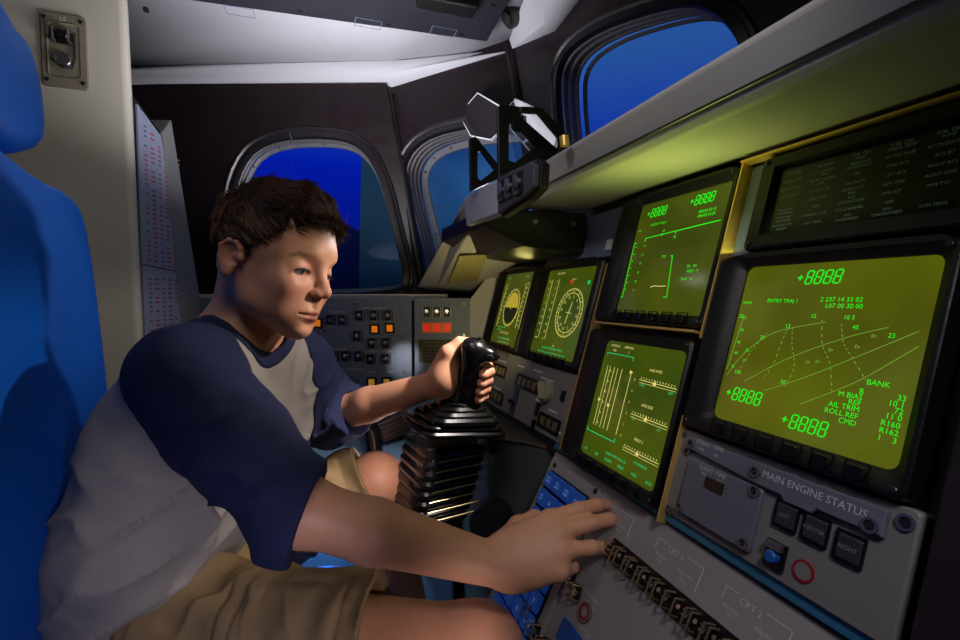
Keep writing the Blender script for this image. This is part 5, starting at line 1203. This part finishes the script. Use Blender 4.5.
# strands combed over the shell
nrm = np.zeros_like(hv); fn_ = np.cross(hv[hfc[:, 2]]-hv[hfc[:, 0]], hv[hfc[:, 3]]-hv[hfc[:, 1]])
for i in range(4): np.add.at(nrm, hfc[:, i], fn_)
nrm /= np.linalg.norm(nrm, axis=1)[:, None]+1e-9
rng = np.random.RandomState(4); idx = rng.choice(len(hv), 9000, replace=False); mb = MB()
for i in idx:
    p = hv[i]; n_ = nrm[i]
    inner = Vector(p-np.array((-.014, 0, .05))); 
    if n_ @ unit(np.array(inner)) < .35: continue
    crown = np.array((-.065, -.01, .115)); away = unit(p-crown+np.array((.012, 0, 0))); dr = unit(away+np.array((.55, -.10, -.28 if p[2] < .08 else .0))+rng.normal(0, .16, 3))
    dr = dr-n_*(n_ @ dr); dr = unit(dr); L_ = rng.uniform(.014, .026)*(0.6 if p[2] < .03 else 1.0); pts = []; q = p.copy(); lift = rng.uniform(.02, .16)
    for k in range(4): pts.append(q.copy()); q = q+dr*L_/3+n_*lift*L_/3*(1 if k < 1 else .3); dr = unit(dr-n_*.22*(.3+k*.25)+rng.normal(0, .04, 3))
    w_ = .00052; mb.tube([HC+(a*HS) @ HR.T for a in pts], [w_, w_, w_*.8, w_*.25], 3, False)
so = mb.obj('hair_strands', mat('brown_hair_strands', lin(80, 50, 33), .62, var=.3, vscale=90), boy, smooth=True); so['kind'] = 'stuff'

# ---- clothes
def torso_field():
    f = Field(); lat = unit(shL-shR)
    for k_, sg in ((1, -1), (1, 1)):
        o = lat*.055*sg
        f.chain([pel+o*.9+np.array([.0, 0, -.03]), bel+o, che+o*1.1, (nb*.45+(shR if sg < 0 else shL)*.55)+np.array([-.01, 0, -.025])], [.108, .102, .092, .054], .05)
    f.cone(nb+np.array([-.004, 0, -.012]), nb+np.array([-.01, 0, -.06]), .050, .072, .04); f.ell(npv(258, 400, .77), (.050, .060, .065), .05); f.ell(npv(172, 405, .67), (.060, .075, .070), .05)
    return f
TF = torso_field()
slR = Field(); slR.chain([nb*.55+shR*.45, shR, shR*.45+elR*.55, elR, elR+unit(wrR-elR)*.030], [.046, .057, .059, .043, .042], .03)
slR.cone(elR+np.array([0, 0, -.004]), elR+unit(wrR-elR)*.03, .044, .042, .03)
slL = Field(); slL.chain([nb*.5+shL*.5, shL, shL*.45+elL*.55, elL, elL+unit(wrL-elL)*.090], [.050, .054, .054, .052, .047], .03)
def folds(p):
    return .0040*vnoise(p*np.array([1, 1, .6]), 30)+.0022*vnoise(p, 62, 4)+.0008*vnoise(p, 130, 2)
def cloth_all(p, cap=.06):
    a = TF.ev(p, cap); b = slR.ev(p, cap); c = slL.ev(p, cap); k = .05
    h = np.maximum(k-np.abs(a-b), 0)/k; d_ = np.minimum(a, b)-h*h*k/4; h = np.maximum(k-np.abs(d_-c), 0)/k; d_ = np.minimum(d_, c)-h*h*k/4
    return d_
# long drag folds fanning from the armpit towards the hem
fold_lines = []
for (x0_, y0_f, x1_, y1_f, z0_, r_) in [(235, 505, 120, 560, .60, .011), (225, 520, 105, 592, .60, .011), (240, 492, 150, 500, .59, .008), (212, 535, 95, 622, .61, .009), (205, 548, 150, 625, .60, .008), (150, 470, 95, 520, .61, .006), (160, 425, 105, 470, .61, .005), (190, 505, 140, 535, .59, -.006)]:
    fold_lines.append((npv(x0_, y0_f, z0_), npv(x1_, y1_f, z0_+.02), r_))
def fold_add(p):
    o = np.zeros(len(p))
    for a, b, r in fold_lines:
        dd = segd(p, a, b); o -= r*np.exp(-(dd/.013)**2)
    return o
# sleeve wrinkles perpendicular to the arm
def ridged(n_, pw=5): return (1-np.abs(n_))**pw
def sleeve_wr(p):
    a_ = unit(elR-shR); t = (p-shR) @ a_; b_ = unit(np.cross(a_, CTn)); c_ = np.cross(a_, b_); w = sstep(t, .03, .20)*.9+.1
    n_ = vnoise(np.stack([t*1.0+.55*(p @ b_), (p @ b_)*.35, (p @ c_)*.35], 1), 62, 1.0)
    r1 = -(.0075*ridged(n_)-.0012)*w
    a2 = unit(elL-shL); n2 = vnoise(np.stack([(p @ a2)+.4*(p @ CRn), (p @ CRn)*.9, (p @ CUn)*.4], 1), 75, 3.0)
    r2 = -(.0050*ridged(n2)-.0008)
    dR = segd(p, shR, elR); dL = segd(p, shL, elL); return np.where(dR < dL, r1*(1-sstep(dR, .07, .11)), r2*(1-sstep(dL, .06, .09)))
def torso_wr(p):
    D1 = unit(npv(105, 600, .62)-npv(238, 500, .60)); D2 = unit(np.cross(D1, CTn)); n_ = vnoise(np.stack([(p @ D1)*.28, p @ D2, (p @ CTn)*.3], 1), 58, 2.0)
    w = sstep(-(p @ CUn), .10, .26); return -(.0085*ridged(n_, 6)-.0010)*(w*.9+.12)
regR = Field(); regR.chain([nb*.78+shR*.22+CUn*.03-CRn*.022, shR+CRn*.004, shR*.5+elR*.5, elR, elR+unit(wrR-elR)*.1], [.042, .064, .080, .085, .09], .03)
regL = Field(); regL.chain([nb*.40+shL*.60+CUn*.03+CRn*.02, shL+CRn*.032, shL*.5+elL*.5+CRn*.03, elL, elL+unit(wrL-elL)*.1], [.026, .048, .070, .09, .09], .02)
neck_dir = unit(neck_hi-neck_lo); colc = npv(246, 337, .712); cn = cdir(.50, .82, .26)
cutn = Field(); cutn.cone(colc-cn*.03, colc+cn*.05, .050, .058, .01)
hemR = (elR+unit(wrR-elR)*.012, unit(wrR-elR)); hemL = (elL+unit(wrL-elL)*.062, unit(wrL-elL))
hemT = (npv(190, 580, .64), unit(np.array(P(190, 580, .64)-P(172, 560, .64))))
def hem_cut(p):
    # cut planes at the cuffs (hollowed a little so that the arm comes out of an opening)
    r = np.full(len(p), -1.0)
    for (c, n_), rad in ((hemR, .034), (hemL, .027)):
        t = (p-c) @ n_; rr = np.linalg.norm(p-c-t[:, None]*n_, axis=1)
        hol = np.minimum(rad+.006-rr, t+.014); v_ = np.maximum(t, hol); r = np.where((rr < .068) & (t > -.06) & (t < .12), np.maximum(r, v_), r)
    return r
def hem_torso(p):
    u = (p @ CRn); return (p-npv(222, 520, .62)) @ unit(cdir(.62, -.55, .0)*1.0) if False else np.full(len(p), -1.0)
def wrap(f): 
    F_ = Field(); F_.put(f, (-9, -9, -9), (9, 9, 9), .004); return F_
def shirt_base(p, cap=.06):
    d_ = cloth_all(p, cap); near = d_ < .05; q = p[near]
    if len(q): d_[near] += folds(q)*.7+fold_add(q)+sleeve_wr(q)+torso_wr(q)*sstep(np.minimum(segd(q, shR, elR), segd(q, shL, elL)), .05, .09)
    return np.maximum(d_, -(cutn.ev(p, .06)))
class FF:
    def __init__(s, fn): s.fn = fn
    def ev(s, p, cap=.06): return s.fn(p, cap)
def f_sleeve(reg):
    def fn(p, cap):
        a = shirt_base(p, cap); b = reg.ev(p, .12); return np.maximum(np.maximum(a-.0016, b), hem_cut(p))
    return FF(fn)
hipline = npv(205, 560, .60); hipn = cdir(.87, -.50, .0)
def f_torso(p, cap):
    a = shirt_base(p, cap); return np.maximum(np.maximum(np.maximum(a, -regR.ev(p, .12)-.007), -regL.ev(p, .12)-.007), (p-hipline) @ hipn)
slo = np.min([shR, shL, nb, elR, elL], 0)-.12; shi = np.max([shR, shL, nb, elR, elL, hemR[0], hemL[0]], 0)+.08
navy = mat('navy_cotton', lin(26, 34, 72), .85, var=.12, vscale=30, bump=.35, bscale=1400); heather = mat('heather_grey_cotton', lin(160, 152, 146), .88, var=.10, vscale=260, bump=.35, bscale=1400)
def one_piece(name, F_, lo, hi, h, m, it=1):
    v, f = surface(F_, lo, hi, h); v = relax(v, f, it, .5); return np_obj(name, [(v, f)], m, boy)
a_lo = np.min([shR-.10, elR-.08, nb-.08], 0); a_hi = np.max([shR+.10, elR+.09, nb+.08, hemR[0]+.07], 0)
one_piece('sleeve', f_sleeve(regR), a_lo, a_hi, .0026, navy)
a_lo = np.min([shL-.08, elL-.07, nb-.05], 0); a_hi = np.max([shL+.09, elL+.08, nb+.06, hemL[0]+.06], 0)
one_piece('sleeve', f_sleeve(regL), a_lo, a_hi, .0028, navy)
t_lo = np.min([pel, bel, che, shR], 0)-.19; t_lo[2] = pel[2]-.15; t_hi = np.max([nb, shL, che], 0)+.10
one_piece('shirt', FF(f_torso), t_lo, t_hi, .0034, heather)
# collar rib
mb = MB(); cx_ = unit(np.cross(cn, (0, 0, 1))); cy_ = np.cross(cn, cx_); pts = []
for i in range(37):
    a = 2*math.pi*i/36; q = colc+cn*.002+(cx_*math.cos(a)+cy_*math.sin(a))*.0605+np.array([0, 0, 0]); pts.append(q)
for i in range(36):
    pass
sect = [(-.004, -.010), (.004, -.010), (.0055, 0), (.002, .011), (-.003, .011)]
one_piece('collar', FF(lambda p, cap: np.maximum(shirt_base(p, cap)-.0030, cutn.ev(p, .06)-.0115)), colc-.10, colc+.10, .0022, navy)
# ---- shorts
SF = Field()
SF.chain([pel+np.array([.03, 0, -.04]), hpR, hpR*.42+knR*.58], [.098, .088, .078], .04)
hemSR = npv(372, 632, .60); axR = unit(knR-hpR); SF.chain([hpR*.42+knR*.58, hemSR+axR*.02], [.078, .075], .02)
axL = unit(knL-hpL); hemSL = npv(366, 478, .89); SF.chain([pel+np.array([.02, .05, -.04]), hpL, hemSL+axL*.02], [.098, .082, .064], .04)
pk = npv(245, 600, .545)
def pocket(f):
    c0_ = npv(258, 606, .555); R_ = np.stack([axR, unit(np.cross(cdir(0, 0, 1), axR)), unit(np.cross(axR, np.cross(cdir(0, 0, 1), axR)))], 1)
    return R_
PRm = pocket(SF)
def short_fn(p, cap):
    d_ = SF.ev(p, cap); near = d_ < .05; q = p[near]
    if len(q):
        w = .0030*np.sin(q[:, 0]*85+2*np.sin(q[:, 1]*50)+q[:, 2]*40)+.0030*vnoise(q, 55, 1)+.0012*vnoise(q, 130, 5)
        for c, a_ in ((hemSR, axR), (hemSL, axL)):
            t = (q-c) @ a_; w += .0016*np.exp(-((t+.028)/.0026)**2)*(np.linalg.norm(q-c, axis=1) < .12)
        t = (q-hemSR) @ axR; y_ = (q-hemSR) @ PRm[:, 1]; f_ = sstep((q-hemSR) @ PRm[:, 2], .0, .02)
        inr = lambda t0, t1, y0, y1, e=.003: sstep(t, t0-e, t0+e)*sstep(-t, -t1-e, -t1+e)*sstep(y_, y0-e, y0+e)*sstep(-y_, -y1-e, -y1+e)
        w -= f_*(.0042*inr(-.150, -.030, -.075, .064)+.0040*inr(-.170, -.128, -.080, .068))
        w += f_*.0018*np.exp(-((y_-.076)/.0024)**2)
        for tc_, ht, yc, hy in ((-.090, .060, -.006, .070), (-.149, .021, -.006, .074)):
            bd = np.maximum(np.abs(t-tc_)-ht, np.abs(y_-yc)-hy); w += f_*.0032*np.exp(-(bd/.0024)**2)
        n_ = vnoise(np.stack([t*1.0+.5*y_, y_*.5, (q @ CTn)*.5], 1), 60, 5.0); w -= (.0060*ridged(n_)-.001)*sstep(np.minimum(np.linalg.norm(q-hemSR, axis=1), np.linalg.norm(q-hemSL, axis=1)), .075, .11)
        d_[near] += w
    r = np.full(len(p), -1.0)
    for (c, n_), rad in (((hemSR, axR), .057), ((hemSL, axL), .050)):
        t = (p-c) @ n_; rr = np.linalg.norm(p-c-t[:, None]*n_, axis=1); v_ = np.maximum(t, np.minimum(rad-rr, t+.03)); r = np.where((rr < .14) & (np.abs(t) < .14), np.maximum(r, v_), r)
    return np.maximum(d_, r)
khaki = mat('khaki_cotton', lin(142, 118, 82), .85, var=.14, vscale=25, bump=.4, bscale=1100)
one_piece('shorts', FF(short_fn), np.min([pel, hpR, hpL, hemSR], 0)-.14, np.max([hpR, hpL, hemSR, hemSL], 0)+.11, .0028, khaki)
# stitch lines on the near leg
# shoes on the floor pan
for an_, d_ in ((anR, (1, -.1, 0)), (anL, (1, 0, 0))):
    d_ = unit(d_); SH = Field(); SH.chain([an_+np.array([0, 0, -.03]), an_+d_*.05+np.array([0, 0, -.055]), an_+d_*.16+np.array([0, 0, -.07])], [.040, .042, .034], .03)
    v, f = surface(SH, an_-.12, an_+np.array([.26, .12, .05]), .006); np_obj('shoe', [(v, f)], mat('grey_shoe', lin(70, 70, 76), .7), boy)

# ---- the grip the left hand holds
GF = Field(); 
for k_, (h_, r_) in enumerate(((-.012, .018), (.0, .0170), (.02, .0185), (.045, .0175), (.07, .0180), (.084, .0180), (.092, .0165))):
    if k_: GF.cone(prev_[0], g0+ax*h_, prev_[1], r_, .01)
    prev_ = (g0+ax*h_, r_)
GF.cone(g0+ax*.090, g0+ax*.088+e1_*.026-e2_*.004, .0155, .0125, .012); GF.cone(g0+ax*.090, g0+ax*.096-e1_*.010, .014, .010, .01)
GF.ell(g0+ax*.102+e1_*.010, (.008, .008, .006), .003); GF.ell(g0+ax*.086+e1_*.037, (.006, .007, .007), .003)
GF.cone(g0-ax*.012, g0-ax*.03, .020, .030, .012)
v, f = surface(GF, g0-.07, g1+.09, .0022); np_obj('grip', [(v, f)], m_rubber, hc)
mb = MB(); c = Vector(g0+ax*.088+e1_*.026-e2_*.016); mb.tube([c, c+Vector(-e2_*.006)], [.006, .005], 14); mb.obj('button', m_darkmetal, hc, smooth=True)
mb = MB(); c = Vector(g0+ax*.103+e1_*.006); mb.tube([c, c+Vector(ax*.010)], [.0055, .0045], 14); mb.obj('trim_switch', m_darkmetal, hc, smooth=True)
for i in range(3):
    rr = .027+i*.007; p_ = g0-ax*(.016+i*.010); mb = MB(); mb.tube([Vector(p_+ax*.004), Vector(p_), Vector(p_-ax*.004)], [rr*.92, rr, rr*.92], 24); mb.obj('boot_ring', m_rubber, hc, smooth=True)
